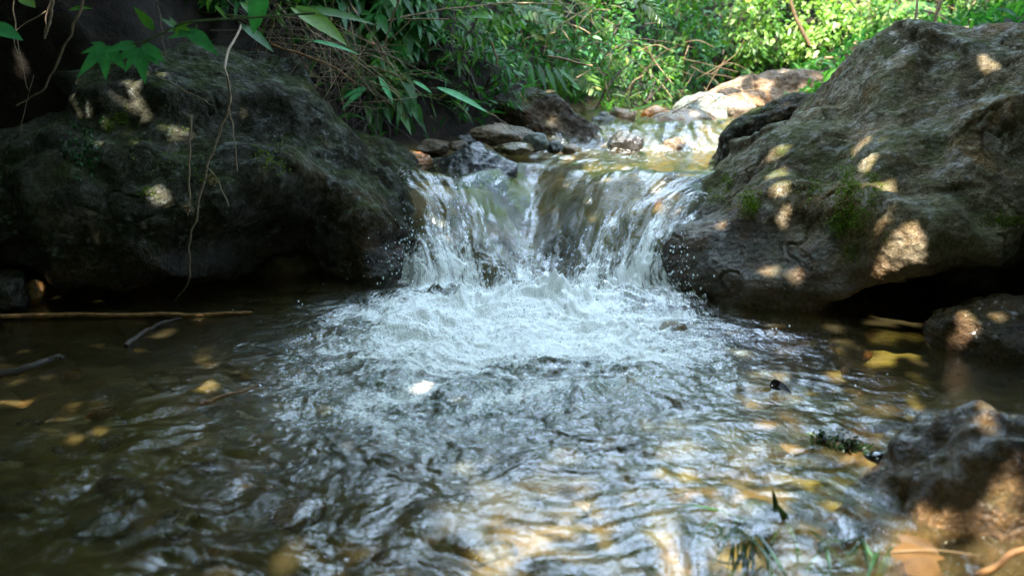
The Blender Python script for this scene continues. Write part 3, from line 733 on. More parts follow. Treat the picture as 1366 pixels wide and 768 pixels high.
canopy('unseen light-crowned tree added to part-shade the far bank', -2.0, .6, 1.9, 4.4, 2.9, 3.6, 6000, .12, [(-2.4, 5.8, 1.0), (-2.3, 5.4, 2.4), (-1.6, 4.6, 3.7)], 4, keep=lambda O: (O[:, 0] < -.15) & ((O[:, 1] < 2.35) | (O[:, 0] < -.6)))
canopy('unseen tree added to narrow the open sky beyond the brown boulder', 1.25, 4.2, 1.5, 3.5, 2.2, 3.0, 9000, .13, [(4.4, 3.0, .5), (4.2, 2.9, 1.8), (3.4, 2.6, 3.1)], 5)
canopy('unseen tree with a broken crown added to break up the sky over the upper stream', -1.7, 1.9, 2.7, 4.6, 3.1, 3.9, 12000, .13, [(2.9, 5.0, 1.2), (2.8, 4.8, 2.6), (1.9, 4.3, 4.0)], 6, keep=lambda O: (f3(O * [1, 1, .4], 1.7, 2, 41) > .06) & ~((O[:, 0] > .25) & (O[:, 1] > 3.3)))
def surround():  # wall of leaves added behind the camera to cut sky light
    rg = np.random.default_rng(70); b = Buf(); n = 30000
    a = rg.uniform(PI * .86, PI * 2.14, n); r = 3.4 + rg.random(n) * 1.2
    O = np.stack([np.cos(a) * r * 1.15, .6 + np.sin(a) * r * .75, rg.random(n) * 3.0], -1)
    D = nrm(rg.normal(size=(n, 3)) + [0, 0, -.3]); ll = rg.uniform(.14, .24, n)
    leaves(b, O, D, rg.normal(size=(n, 3)) + [0, 0, .5], ll, ll * .5, .3, 4)
    tag(b.build('undergrowth', M['leaf']), 'unseen leafy undergrowth added round the near side of the pool to block the sky', 'undergrowth', kind='stuff')
surround()
# ------------------------------------------------------------------ background plants
def hull_leaves(buf, c, rad, n, L, W, seed, shape='lance', droop=.3, clump=9, fill=.55):
    """leaves set in clumps through an uneven volume"""
    rg = np.random.default_rng(seed); c = np.array(c); rad = np.array(rad)
    nc = max(3, n // clump); d = nrm(rg.normal(size=(nc, 3))); rr = rg.uniform(fill, 1, nc) ** .6
    cc = c + d * rr[:, None] * rad * (1 + .35 * n3(d, 2.2, seed))[:, None]
    O = np.repeat(cc, clump, 0) + rg.normal(size=(nc * clump, 3)) * L * .75
    D = nrm(np.repeat(d, clump, 0) * .6 + rg.normal(size=O.shape) * .7 + np.array([0, -.15, -.1]))
    N = nrm(rg.normal(size=O.shape) * .5 + np.array([0, -.25, 1.0]))
    ll = L * rg.uniform(.55, 1.3, len(O))
    leaves(buf, O, D, N, ll, ll * W, droop, 5, shape=shape, rnd=np.clip(np.repeat(rg.random(nc), clump) * .5 + rg.random(len(O)) * .5, 0, 1))
    return cc
def bush(label, px, py, Y, wpx, hpx, n, L, W, mat, seed, group=None, cat='bush', name='bush', shape='lance', depth=.5, droop=.3):
    c = at(px, py, Y); s = Y / FX; rad = (wpx / 2 * s, depth * wpx / 2 * s + .08, hpx / 2 * s)
    g0 = np.array([c[0], c[1], min(tz(c[0], c[1]), c[2] - rad[2] * .5)])
    root = tag(empty(name, g0), label, cat, group)
    b = Buf(); cc = hull_leaves(b, c, rad, n, L, W, seed, shape, droop)
    b.build('foliage', M[mat], root)
    t = Buf(); rg = np.random.default_rng(seed)
    for k in rg.choice(len(cc), min(len(cc), 16), replace=False):
        m = (g0 + cc[k]) / 2 + rg.normal(size=3) * .04
        tube(t, spline([g0 + rg.normal(size=3) * np.array([.03, .03, 0]), m, cc[k]], 5), .006, .0025, 4)
    t.build('stem', M['twig_dark'], root)
    return root
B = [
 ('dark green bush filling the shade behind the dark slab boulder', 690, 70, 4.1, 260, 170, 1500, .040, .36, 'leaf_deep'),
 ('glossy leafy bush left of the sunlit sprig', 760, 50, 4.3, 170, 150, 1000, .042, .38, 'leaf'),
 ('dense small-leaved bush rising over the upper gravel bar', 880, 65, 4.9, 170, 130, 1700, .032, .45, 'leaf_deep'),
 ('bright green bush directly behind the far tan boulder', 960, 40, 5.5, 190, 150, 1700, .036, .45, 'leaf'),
 ('leafy bush coloured pale as if sunlit above the far tan boulder', 1050, 40, 5.7, 170, 130, 1700, .046, .5, 'leaf_sunlit_tint'),
 ('sunlit green bush beside the shoulder of the brown boulder', 1150, 50, 5.4, 170, 120, 1500, .042, .45, 'leaf_sunlit_tint'),
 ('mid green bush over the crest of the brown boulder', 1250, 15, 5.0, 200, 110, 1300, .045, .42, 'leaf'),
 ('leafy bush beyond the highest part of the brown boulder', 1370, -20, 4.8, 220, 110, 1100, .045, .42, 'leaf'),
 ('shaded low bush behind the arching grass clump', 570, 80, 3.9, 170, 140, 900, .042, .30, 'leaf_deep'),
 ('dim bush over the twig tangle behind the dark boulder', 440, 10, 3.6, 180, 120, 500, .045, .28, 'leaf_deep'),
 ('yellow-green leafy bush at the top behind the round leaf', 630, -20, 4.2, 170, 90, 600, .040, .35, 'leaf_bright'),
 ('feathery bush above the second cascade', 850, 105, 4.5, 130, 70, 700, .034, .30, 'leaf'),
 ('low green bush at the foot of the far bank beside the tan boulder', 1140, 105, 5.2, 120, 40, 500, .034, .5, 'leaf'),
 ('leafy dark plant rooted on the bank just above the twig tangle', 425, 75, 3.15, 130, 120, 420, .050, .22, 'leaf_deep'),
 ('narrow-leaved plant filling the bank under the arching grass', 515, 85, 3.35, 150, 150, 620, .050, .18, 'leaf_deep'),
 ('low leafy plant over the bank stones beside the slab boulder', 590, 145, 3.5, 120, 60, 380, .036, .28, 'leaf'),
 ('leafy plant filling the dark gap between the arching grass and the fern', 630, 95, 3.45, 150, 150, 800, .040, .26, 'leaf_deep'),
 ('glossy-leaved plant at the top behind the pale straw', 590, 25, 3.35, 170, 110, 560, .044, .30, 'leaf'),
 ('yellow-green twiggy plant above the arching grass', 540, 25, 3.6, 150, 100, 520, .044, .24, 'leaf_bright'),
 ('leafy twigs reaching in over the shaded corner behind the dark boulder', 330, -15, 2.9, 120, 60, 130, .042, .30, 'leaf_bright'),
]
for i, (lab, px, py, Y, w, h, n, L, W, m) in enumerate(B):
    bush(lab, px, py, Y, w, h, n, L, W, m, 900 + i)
# the wall of vegetation behind everything, reads as one mass and reaches far above the frame
def thicket():
    rg = np.random.default_rng(77); b = Buf()
    n = 46000
    x = rg.uniform(-5, 7.5, n); y = 5.3 + .25 * np.maximum(x - 1, 0) + rg.random(n) ** 1.3 * 3.0
    left = x < .2
    y = np.where(left, 3.9 + rg.random(n) * 2.2 + .25 * np.maximum(x + .6, 0) * 1.0, y)
    h = rg.random(n) ** 1.15 * np.where(x < .6, 1.5, np.where(x < 2.5, 1.7, 2.2))
    z = terrain(x, y) + h
    z = z + .25 * n2(x * 1.3, y * 1.3, 9)
    keep = (n3(np.stack([x, y, z], -1), 2.4, 15) > -.12)
    O = np.stack([x, y, z], -1)[keep]; m = len(O)
    D = nrm(rg.normal(size=(m, 3)) + np.array([0, -.5, -.3])); N = nrm(rg.normal(size=(m, 3)) * .6 + np.array([0, -.3, 1]))
    ll = rg.uniform(.05, .11, m); leaves(b, O, D, N, ll, ll * rg.uniform(.3, .6, m), .3, 4)
    o = b.build('undergrowth', M['leaf'])
    tag(o, 'dense leafy undergrowth covering the far bank behind the bushes', 'undergrowth', kind='stuff')
thicket()
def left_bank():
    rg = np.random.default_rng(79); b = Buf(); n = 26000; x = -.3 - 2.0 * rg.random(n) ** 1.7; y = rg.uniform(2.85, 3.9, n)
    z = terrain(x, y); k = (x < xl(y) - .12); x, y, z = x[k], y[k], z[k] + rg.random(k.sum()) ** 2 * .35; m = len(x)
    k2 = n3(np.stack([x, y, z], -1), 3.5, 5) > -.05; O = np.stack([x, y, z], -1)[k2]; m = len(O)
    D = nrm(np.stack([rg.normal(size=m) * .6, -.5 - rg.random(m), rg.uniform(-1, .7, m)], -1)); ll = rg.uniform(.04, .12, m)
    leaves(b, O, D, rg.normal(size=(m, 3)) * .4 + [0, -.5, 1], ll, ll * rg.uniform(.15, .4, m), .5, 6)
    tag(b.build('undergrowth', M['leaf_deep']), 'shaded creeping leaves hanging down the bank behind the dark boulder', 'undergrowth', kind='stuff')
    b = Buf()
    for i in range(900):
        x = rg.uniform(-2.2, -.45); y = rg.uniform(2.9, 3.5); z = float(terrain(np.array([x]), np.array([y]))[0]) + .03
        P = [(x, y, z + .08), (x + rg.normal() * .04, y - .05, z + .0), (x + rg.normal() * .09, y - .10, z - rg.uniform(.08, .3))]
        r = rg.uniform(.0008, .003); tube(b, spline(P, 5), r, r * .4, 4, rg.random())
    tag(b.build('roots', M['twig_dark']), 'thin roots hanging down the dark bank', 'roots', kind='stuff')
left_bank()
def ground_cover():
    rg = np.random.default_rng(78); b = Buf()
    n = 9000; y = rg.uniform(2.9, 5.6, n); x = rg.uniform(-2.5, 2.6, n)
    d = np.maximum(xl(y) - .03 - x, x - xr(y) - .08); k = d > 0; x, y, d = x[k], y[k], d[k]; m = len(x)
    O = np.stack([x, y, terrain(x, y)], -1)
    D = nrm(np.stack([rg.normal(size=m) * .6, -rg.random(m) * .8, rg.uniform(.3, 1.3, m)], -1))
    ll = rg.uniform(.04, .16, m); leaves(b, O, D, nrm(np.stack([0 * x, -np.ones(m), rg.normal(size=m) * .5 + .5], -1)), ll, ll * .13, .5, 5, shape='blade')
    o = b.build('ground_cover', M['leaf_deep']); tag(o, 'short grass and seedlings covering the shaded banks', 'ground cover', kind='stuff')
    b = Buf(); n = 2600; y = rg.uniform(2.7, 5.6, n); x = rg.uniform(-2.2, 2.4, n)
    d = np.maximum(xl(y) + .05 - x, x - xr(y) + .0); k = d > 0; x, y = x[k], y[k]; m = len(x)
    O = np.stack([x, y, terrain(x, y) + .006], -1); th = rg.uniform(0, 6.3, m)
    ll = rg.uniform(.02, .06, m); leaves(b, O, np.stack([np.cos(th), np.sin(th), .1 * rg.normal(size=m)], -1), nrm(rg.normal(size=(m, 3)) * .3 + [0, 0, 1]), ll, ll * .5, -.1, 4)
    o = b.build('leaf_litter', M['dry']); tag(o, 'dead brown leaves and bits lying on the shaded banks', 'leaf litter', kind='stuff')
ground_cover()

# ------------------------------------------------------------------ grasses, sprigs, ferns
def grass(label, base, n, L, W, seed, mat='leaf_deep', lean=(0, -.3), spread=.6, droop=.55, group=None):
    rg = np.random.default_rng(seed); base = np.array(base)
    root = tag(empty('grass_clump', base), label, 'grass clump', group)
    b = Buf()
    O = base + rg.normal(size=(n, 3)) * np.array([.025, .025, .003])
    th = rg.uniform(0, 2 * PI, n)
    D = nrm(np.stack([np.cos(th) * spread + lean[0], np.sin(th) * spread * .6 + lean[1], rg.uniform(.6, 1.2, n)], -1))
    ll = L * rg.uniform(.5, 1.15, n)
    leaves(b, O, D, np.cross(np.cross(D, [0, 0, 1.]), D) + rg.normal(size=(n, 3)) * .2, ll, W * rg.uniform(.7, 1.2, n), droop * rg.uniform(.5, 1.4, n), 12, shape='blade', fold=.1)
    b.build('blade', M[mat], root); root.children[0]['kind'] = 'stuff'
    return root
def gpx(px, py, Y):
    p = at(px, py, Y); return (p[0], p[1], p[2])
grass('arching broad-bladed grass clump above the twig tangle', gpx(485, 125, 3.1), 50, .36, .016, 1, 'leaf', (.5, -.2))
grass('grass clump with long blades arching over the dark bank stones', gpx(560, 150, 3.35), 56, .32, .011, 2, 'leaf', (.3, -.4))
grass('upright tall grass clump rising behind the arching blades', gpx(470, 110, 3.35), 34, .42, .018, 3, 'leaf', (.0, -.0), .25, .15)
grass('thin grass clump drooping beside the dark slab boulder', gpx(640, 140, 3.6), 34, .24, .007, 4, 'leaf', (.1, -.5))
grass('tufted grass clump behind the dark slab boulder', gpx(745, 125, 3.9), 40, .26, .007, 5, 'leaf', (.1, -.2))
grass('light green grass clump at the base of the sunlit sprig', gpx(818, 148, 4.0), 26, .20, .007, 6, 'leaf_bright', (.3, -.3))
grass('sunlit grass clump on the far bank behind the tan boulder', gpx(1110, 120, 5.1), 40, .3, .008, 7, 'leaf', (.1, -.2))
grass('yellow-green grass clump over the shoulder of the brown boulder', gpx(1215, 80, 4.6), 36, .34, .008, 8, 'leaf_bright', (.0, -.1))
grass('shaded grass clump hanging down the bank over the pale pebble', gpx(690, 160, 3.75), 30, .2, .007, 9, 'leaf_deep', (-.2, -.5))
grass('coarse grass clump at the top edge between dark bush and twigs', gpx(530, 55, 3.5), 26, .36, .010, 10, 'leaf', (.4, -.3), .6, .6)
grass('slender grass clump hanging above the upper gravel bar', gpx(905, 105, 4.8), 36, .28, .008, 11, 'leaf_deep', (-.1, -.3))

def sprig(label, stem, leafs, mat, name='leafy_sprig', cat='sprig', r=.0022, smat='stem_green', shape='lance', single=False):
    """stem: list of (px,py,Y); leafs: list of (px0,py0,Y0, px1,py1,Y1, width_m)"""
    S = [at(*s) for s in stem]
    root = tag(empty(name, S[0]), label, cat)
    b = Buf(); tube(b, spline(S, 8), r, r * .5, 6); b.build('stem', M[smat], root)
    for q in leafs:
        a = at(*q[:3]); e = at(*q[3:6]); l = Buf(); L = np.linalg.norm(e - a)
        leaves(l, a, e - a + np.array([0, 0, .12 * L]), (.1, -.55, .8), L, q[6], .12, 11, .16, shape, rnd=R.random(1))
        o = l.build('leaf', M[mat], root)
    return root
sprig('long blue-green strap leaf arching down over the bank stones', [(575, 118, 3.0), (585, 118, 3.0)], [(583, 117, 3.0, 648, 150, 2.95, .030)], 'leaf_blue', name='strap_leaf', cat='leaf')
sprig('small blue-green leaf pair hanging below the arching grass', [(500, 105, 2.95), (512, 104, 2.95)], [(506, 103, 2.95, 523, 136, 2.92, .022), (488, 118, 2.9, 458, 146, 2.85, .022)], 'leaf_blue')
sprig('pair of short blue-green leaves beside the twig tangle', [(455, 120, 2.9), (490, 118, 2.9)], [(487, 117, 2.9, 455, 134, 2.88, .018), (550, 108, 3.1, 575, 124, 3.1, .018)], 'leaf_blue')
sprig('bright green lance leaves pointing down beside the top twigs', [(300, 20, 1.9), (345, 22, 1.9), (395, 8, 1.9)], [(390, 10, 1.9, 459, 59, 1.85, .045), (392, 12, 1.9, 500, 34, 1.9, .028), (345, 22, 1.9, 318, 2, 1.9, .03)], 'leaf_bright')
sprig('pale serrated leaf hanging straight down at the top edge', [(330, -30, 1.6), (350, -10, 1.6)], [(352, -12, 1.6, 339, 41, 1.58, .036)], 'leaf_blue')
sprig('thin grey-green leaf arching over the brown twigs', [(412, 54, 2.4), (420, 54, 2.4)], [(413, 54, 2.4, 478, 73, 2.4, .016)], 'leaf_blue')
sprig('single leaf tip entering at the frame edge above the dark boulder', [(-40, 30, 1.5), (-15, 36, 1.5)], [(-18, 36, 1.5, 29, 54, 1.5, .034)], 'leaf_blue')
sprig('drooping dark leaf beside the pale serrated leaf', [(318, 30, 2.2), (330, 36, 2.2)], [(322, 34, 2.2, 362, 68, 2.2, .03)], 'leaf_deep')
sprig('small bright leaf at the very top corner', [(20, -20, 1.7), (28, -5, 1.7)], [(26, -4, 1.7, 46, 10, 1.7, .03)], 'leaf_bright')
sprig('short narrow leaf above the lobed leaves', [(112, 5, 1.8), (105, 12, 1.8)], [(92, 14, 1.8, 125, 12, 1.8, .014)], 'leaf_bright')
sprig('round green leaf on a thin stalk against the dark bush', [(590, 10, 3.3), (628, 20, 3.3)], [(628, 22, 3.3, 655, 24, 3.28, .05)], 'leaf_bright', shape='round')
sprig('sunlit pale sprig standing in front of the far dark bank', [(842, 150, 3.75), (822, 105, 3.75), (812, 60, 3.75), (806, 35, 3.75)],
      [(822, 105, 3.75, 843, 93, 3.7, .012), (824, 108, 3.75, 841, 108, 3.7, .012), (815, 74, 3.75, 833, 71, 3.7, .012), (810, 45, 3.75, 797, 36, 3.7, .02), (808, 40, 3.75, 806, 22, 3.7, .022), (810, 38, 3.75, 822, 26, 3.7, .02), (812, 50, 3.75, 790, 24, 3.7, .018), (838, 132, 3.75, 862, 121, 3.7, .013), (836, 130, 3.75, 815, 126, 3.7, .012), (846, 148, 3.75, 898, 132, 3.7, .016)], 'leaf_sunlit_tint')
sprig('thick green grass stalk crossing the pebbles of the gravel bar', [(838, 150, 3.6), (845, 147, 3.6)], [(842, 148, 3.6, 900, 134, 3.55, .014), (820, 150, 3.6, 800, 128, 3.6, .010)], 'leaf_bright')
sprig('cluster of hanging strap leaves over the dark slab boulder', [(690, 70, 3.5), (740, 84, 3.5)],
      [(706, 82, 3.5, 712, 118, 3.45, .020), (718, 86, 3.5, 728, 120, 3.45, .022), (728, 88, 3.5, 742, 124, 3.45, .020), (738, 90, 3.5, 756, 122, 3.45, .018), (700, 80, 3.5, 692, 108, 3.45, .016), (745, 92, 3.5, 772, 118, 3.45, .016)], 'leaf_deep')

def fern(label, base, tip, Ll, n, mat, seed):
    a = at(*base); e = at(*tip); m = (a + e) / 2 + np.array([0, 0, .02])
    P = spline([a, m, e], 12); root = tag(empty('fern_frond', a), label, 'fern frond')
    b = Buf(); tube(b, P, .0016, .0008, 5); b.build('stem', M['stem_green'], root)
    l = Buf(); T = nrm(np.gradient(P, axis=0)); side = nrm(np.cross(T, [0, -.6, .8]))
    idx = np.linspace(2, len(P) - 2, n).astype(int)
    for s in (-1, 1):
        ll = Ll * np.sin(PI * np.linspace(.22, .97, n)) ** .8
        leaves(l, P[idx], side[idx] * s + T[idx] * .7, (0, -.6, .8), ll, ll * .28, .15, 6, rnd=R.random(n))
    l.build('leaflets', M[mat], root)
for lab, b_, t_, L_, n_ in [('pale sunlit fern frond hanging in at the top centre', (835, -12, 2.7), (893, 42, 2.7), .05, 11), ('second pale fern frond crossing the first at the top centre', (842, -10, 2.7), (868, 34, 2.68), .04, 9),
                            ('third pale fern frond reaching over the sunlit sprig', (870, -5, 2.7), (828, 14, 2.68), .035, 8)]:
    fern(lab, b_, t_, L_, n_, 'leaf_sunlit_tint', 1)
for i, (lab, b_, t_) in enumerate([('dark fern frond at the edge of the shaded bush', (600, 60, 3.6), (690, 90, 3.5)), ('green fern frond arching beside the round leaf', (680, 10, 3.8), (760, 40, 3.7)),
                                   ('fern frond drooping towards the upper pool bank', (760, 90, 4.0), (800, 130, 3.9)), ('fern frond lit at the top over the brown boulder', (1180, 20, 4.6), (1260, 10, 4.5))]):
    fern(lab, b_, t_, .07, 14, ['leaf_deep', 'leaf', 'leaf', 'leaf_bright'][i], 2)

def palm_leaf(root, c, stalk, tip, size, lobes, mat, rnd):
    """one lobed leaf: narrow lobes fanned out around the stalk end"""
    c = at(*c); tip = at(*tip); ax = nrm(tip - c); N = np.array([.05, -.75, .65]); N = nrm(N - ax * (N @ ax)); S = np.cross(ax, N)
    l = Buf()
    for ang, f in lobes:
        a = math.radians(ang); d = ax * math.cos(a) + S * math.sin(a)
        leaves(l, c - ax * .002, d + N * .05, N, size * f, size * f * .36, .06, 11, .10, 'ov', rnd=rnd)
    o = l.build('leaf', M[mat], root)
r_ = empty('lobed_leaf_plant', at(380, 22, 1.5)); tag(r_, 'sprig of large lobed green leaves reaching over the dark boulder', 'plant')
b_ = Buf(); tube(b_, spline([at(420, 18, 1.55), at(335, 24, 1.52), at(250, 30, 1.5), at(215, 46, 1.5), at(185, 58, 1.5)], 8), .0022, .0014, 6)
tube(b_, spline([at(185, 58, 1.5), at(160, 62, 1.5), at(136, 66, 1.5)], 6), .0014, .001, 5)
tube(b_, spline([at(215, 46, 1.5), at(196, 56, 1.5), at(189, 68, 1.5)], 6), .0014, .001, 5)
tube(b_, spline([at(262, 33, 1.5), at(262, 40, 1.5), at(264, 44, 1.5)], 6), .0014, .001, 5)
b_.build('stem', M['stem_green'], r_)
LO = [(0, 1.0), (38, .78), (-38, .78), (82, .50), (-82, .50), (19, .55), (-19, .55)]
palm_leaf(r_, (140, 63, 1.5), None, (106, 100, 1.47), .068, [(0, 1), (-42, .95), (40, .6), (-75, .9), (75, .4), (-20, .5), (18, .5)], 'leaf_blue', .5)
palm_leaf(r_, (186, 66, 1.5), None, (196, 120, 1.46), .066, [(0, 1), (36, .72), (-36, .72), (70, .75), (-72, .55), (18, .55), (-18, .55)], 'leaf_blue', .6)
palm_leaf(r_, (180, 60, 1.5), None, (130, 70, 1.48), .055, [(0, 1), (30, .5), (-30, .5), (10, .5)], 'leaf_blue', .4)
palm_leaf(r_, (192, 60, 1.5), None, (232, 92, 1.47), .056, [(0, 1), (-22, .5), (25, .6)], 'leaf_blue', .7)
palm_leaf(r_, (250, 40, 1.5), None, (304, 82, 1.46), .082, [(0, .95), (-16, .45), (14, .45)], 'leaf_blue', .3)
palm_leaf(r_, (236, 38, 1.5), None, (216, 26, 1.48), .036, [(0, 1), (40, .7), (-40, .7)], 'leaf_bright', .3)
palm_leaf(r_, (238, 36, 1.5), None, (258, 42, 1.48), .034, [(0, 1), (45, .8), (-35, .8)], 'leaf_bright', .8)
palm_leaf(r_, (262, 42, 1.5), None, (226, 50, 1.48), .05, [(0, 1), (25, .4), (-25, .5)], 'leaf_blue', .1)
palm_leaf(r_, (205, 40, 1.5), None, (175, 4, 1.5), .05, [(0, 1), (10, .5)], 'leaf_bright', .3)

# ------------------------------------------------------------------ bare stems, roots and sticks
def stick(label, pts, r0, r1, mat='twig', name='twig', cat='twig', extra=(), m=8, group=None):
    P = [at(*p) if len(p) == 3 else p for p in pts]; root = tag(empty(name, P[0]), label, cat, group)
    def wob(S, a):
        S = S.copy(); S += a * np.stack([n2(np.arange(len(S)) * .31, np.arange(len(S)) * 0 + k * 3.3, int(S[0, 0] * 999) % 97 + k) for k in range(3)], -1); return S
    b = Buf(); tube(b, wob(spline(P, m), .004 if r0 > .001 else .002), r0, r1, 6)
    b.build('main_stem', M[mat], root)
    for e in extra:
        b = Buf(); tube(b, wob(spline([at(*p) for p in e], m), .002), r0 * .6, r1 * .6, 5); b.build('side_shoot', M[mat], root)
    return root
def b_(px, py, off=.012):
    p, n = hit(px, py, only=0); q = p + n * off; return q
stick('long curved bare stem sweeping across the black hollow', [(118, -20, 1.6), (100, 30, 1.6), (80, 75, 1.62), (60, 115, 1.65), (22, 143, 1.66)], .0024, .0012)
stick('thin forked bare vine trailing down the dark boulder into the pool', [(322, 34, 2.3), (300, 85, 1.97), (308, 130, 1.94), (292, 180, 1.93), (276, 225, 1.92), (262, 290, 1.93), (252, 330, 1.95), (252, 375, 2.0), (232, 402, 2.08)], .0030, .0018,
      extra=[[(306, 145, 1.94), (312, 180, 1.93), (317, 228, 1.92)], [(276, 222, 1.92), (290, 240, 1.9), (306, 276, 1.9)]])
stick('upright dry stalk in front of the dark boulder with a seed tuft', [(255, 155, 1.85), (253, 210, 1.85), (252, 270, 1.85), (251, 285, 1.85)], .0024, .0020)
stick('short bent twig lying over the flank of the dark boulder', [(208, 100, 1.9), (238, 116, 1.85), (268, 133, 1.83), (285, 140, 1.83)], .0016, .0008)
stick('hanging root in front of the black hollow', [(70, -10, 2.0), (62, 20, 2.0), (60, 50, 2.0)], .0022, .001, extra=[[(62, 15, 2.0), (20, 45, 2.0), (30, 90, 2.0)]])
stick('thick broken stem dangling at the top edge', [(72, -15, 1.7), (68, 20, 1.7), (60, 51, 1.7)], .003, .002)
stick('long thin tendril reaching down beside the lobed leaves', [(205, -20, 1.75), (216, 40, 1.76), (220, 75, 1.8)], .0012, .0008)
stick('thin hanging tendril in the darkest corner', [(18, 0, 2.1), (24, 60, 2.1), (38, 120, 2.1)], .0014, .0008, extra=[[(45, 100, 2.1), (32, 150, 2.1), (26, 185, 2.1)]])
stick('long brown root arching along the top of the dark boulder', [(362, 60, 2.75), (400, 72, 2.72), (440, 88, 2.7), (470, 108, 2.68), (474, 112, 2.68)], .0052, .002, 'twig_orange')
stick('bleached straight twig sloping down from the top edge', [(536, -10, 2.9), (525, 20, 2.9), (514, 55, 2.9)], .004, .002, 'dry', extra=[[(516, 50, 2.9), (512, 82, 2.9)]])
stick('pale straw blown sideways across the dark bush', [(540, 26, 3.0), (600, 26, 3.0)], .0034, .002, 'dry')
stick('long reddish twig running across the top of the bushes', [(500, 30, 3.1), (580, 15, 3.1), (680, 5, 3.1), (760, 6, 3.1)], .0032, .0016, 'twig')
stick('pale orange twig end poking out before the dark bush', [(731, 76, 3.3), (791, 88, 3.2)], .0052, .004, 'dry')
stick('thin leaning twig over the brown oblong stone', [(645, 146, 3.0), (675, 165, 3.0), (698, 188, 3.0)], .0018, .001)
stick('straw curving down from the twig tangle', [(462, 140, 2.75), (490, 144, 2.75), (518, 146, 2.75)], .0020, .001, 'dry')
stick('thin pale straw standing among the bank leaves', [(655, 55, 3.2), (662, 75, 3.2), (664, 90, 3.2)], .004, .002, 'dry')
stick('bare branch rising behind the sunlit sprig', [(795, 145, 3.9), (815, 110, 3.9), (845, 80, 3.95)], .006, .003, 'twig_dark')
stick('thin whitish stem standing behind the far tan boulder', [(1080, 60, 5.0), (1060, 20, 5.0), (1052, -20, 5.0)], .012, .009, 'dry')
stick('brown leaning stem over the crest of the brown boulder', [(1218, 60, 4.2), (1222, 20, 4.2), (1226, -15, 4.2)], .008, .006, 'twig')
stick('pale leaning stem beside the brown one over the boulder crest', [(1242, 45, 4.4), (1252, 10, 4.4), (1262, -15, 4.4)], .010, .006, 'dry')
stick('pale curved twig lying across the bush behind the boulder shoulder', [(1100, 78, 4.8), (1120, 80, 4.8), (1136, 94, 4.8)], .009, .005, 'dry')
stick('fallen straw at the foot of the far bank next to the tan boulder', [(1105, 106, 4.7), (1140, 104, 4.7)], .01, .006, 'dry')
stick('long wet orange-brown stick floating below the dark boulder', [(-60, 423, 1.905), (60, 421, 1.914), (200, 420, 1.92), (335, 418, 1.93)], .0062, .0042, 'twig_orange', name='stick', cat='stick')
stick('dark crooked twig lying under water below the floating stick', [(168, 462, 1.72), (190, 445, 1.80), (215, 430, 1.88), (242, 425, 1.91)], .006, .003, 'twig_dark', name='stick', cat='stick')
stick('dark waterlogged branch in the shaded edge of the pool', [(-40, 505, 1.53), (30, 492, 1.57), (70, 478, 1.62), (86, 476, 1.63)], .009, .004, 'twig_dark', name='stick', cat='stick')
stick('thin brown stick crossing the turbulent water', [(268, 540, 1.40), (300, 528, 1.43), (345, 514, 1.47)], .004, .002, 'twig_orange', name='stick', cat='stick')
stick('blurred brown stick lying across the nearest corner', [(1290, 775, .86), (1330, 752, .87), (1400, 718, .88)], .0042, .0035, 'twig_orange', name='stick', cat='stick')
# tangle of dry stalks and roots over the shoulder of the dark boulder
def tangle(label, box, Y0, Y1, n, seed, L=(40, 120), mat='dry', r=(.0008, .0019), slope=(.2, .9)):
    rg = np.random.default_rng(seed); b = Buf(); x0, y0, x1, y1 = box
    for i in range(n):
        px = rg.uniform(x0, x1); py = rg.uniform(y0, y1) + (px - x0) * .35; Y = rg.uniform(Y0, Y1); l = rg.uniform(*L)
        a = rg.uniform(-.4, 1.5) if rg.random() < .75 else rg.uniform(1.5, 2.6)
        dx, dy = math.cos(a) * l, math.sin(a) * l * .8
        P = [at(px - dx / 2, py - dy / 2, Y), at(px + rg.normal() * 6, py + rg.normal() * 6 - 5, Y + rg.normal() * .04), at(px + dx / 2, py + dy / 2 + 5, Y + rg.normal() * .1)]
        rr = rg.uniform(*r); tube(b, spline(P, 7), rr, rr * .5, 4, rnd=rg.random())
    o = b.build('dry_stalks', M[mat]); tag(o, label, 'dry stalks', kind='stuff'); return o
tangle('tangle of dry stalks and roots over the shoulder of the dark boulder', (345, 10, 520, 90), 2.62, 3.1, 130, 5, (60, 190))
tangle('loose web of thin dead stems hanging behind the dark boulder', (60, -20, 380, 60), 2.5, 3.2, 60, 6, (60, 160), 'twig_dark')
tangle('dead stems mixed into the bushes of the far bank', (520, -90, 1000, 20), 3.3, 4.6, 130, 8, (30, 90), 'dry', (.0012, .0028))
tangle('straggling pale stems through the bright bushes', (950, -100, 1366, -60), 4.3, 5.2, 70, 9, (30, 90), 'dry', (.002, .005))

# ------------------------------------------------------------------ moss and creeper on the boulders
def moss(parent, spots, seed, only, mat='moss', L=.009):
    rg = np.random.default_rng(seed); b = Buf()
    for px, py, rx, ry, n in spots:
        for i in range(n):
            p, nn = hit(px + rg.normal() * rx, py + rg.normal() * ry, only=only)
            k = 5; D = nn + rg.normal(size=(k, 3)) * .7
            leaves(b, np.repeat(p[None], k, 0) + rg.normal(size=(k, 3)) * .003 - nn * .002, D, rg.normal(size=(k, 3)), L * rg.uniform(.5, 1.2, k), L * .28, .1, 3)
    o = b.build('moss', M[mat], parent); o['kind'] = 'stuff'; o['label'] = 'bright green moss tufts'
moss(right_boulder, [(1000, 268, 7, 8, 120), (1002, 280, 5, 5, 60), (972, 240, 6, 5, 50), (1130, 245, 7, 14, 160), (1138, 290, 14, 12, 200), (1120, 300, 8, 8, 80), (1340, 295, 16, 5, 100), (1165, 250, 6, 14, 70), (1136, 336, 6, 6, 40), (1085, 250, 14, 10, 60), (955, 262, 8, 6, 40)], 1, 1)
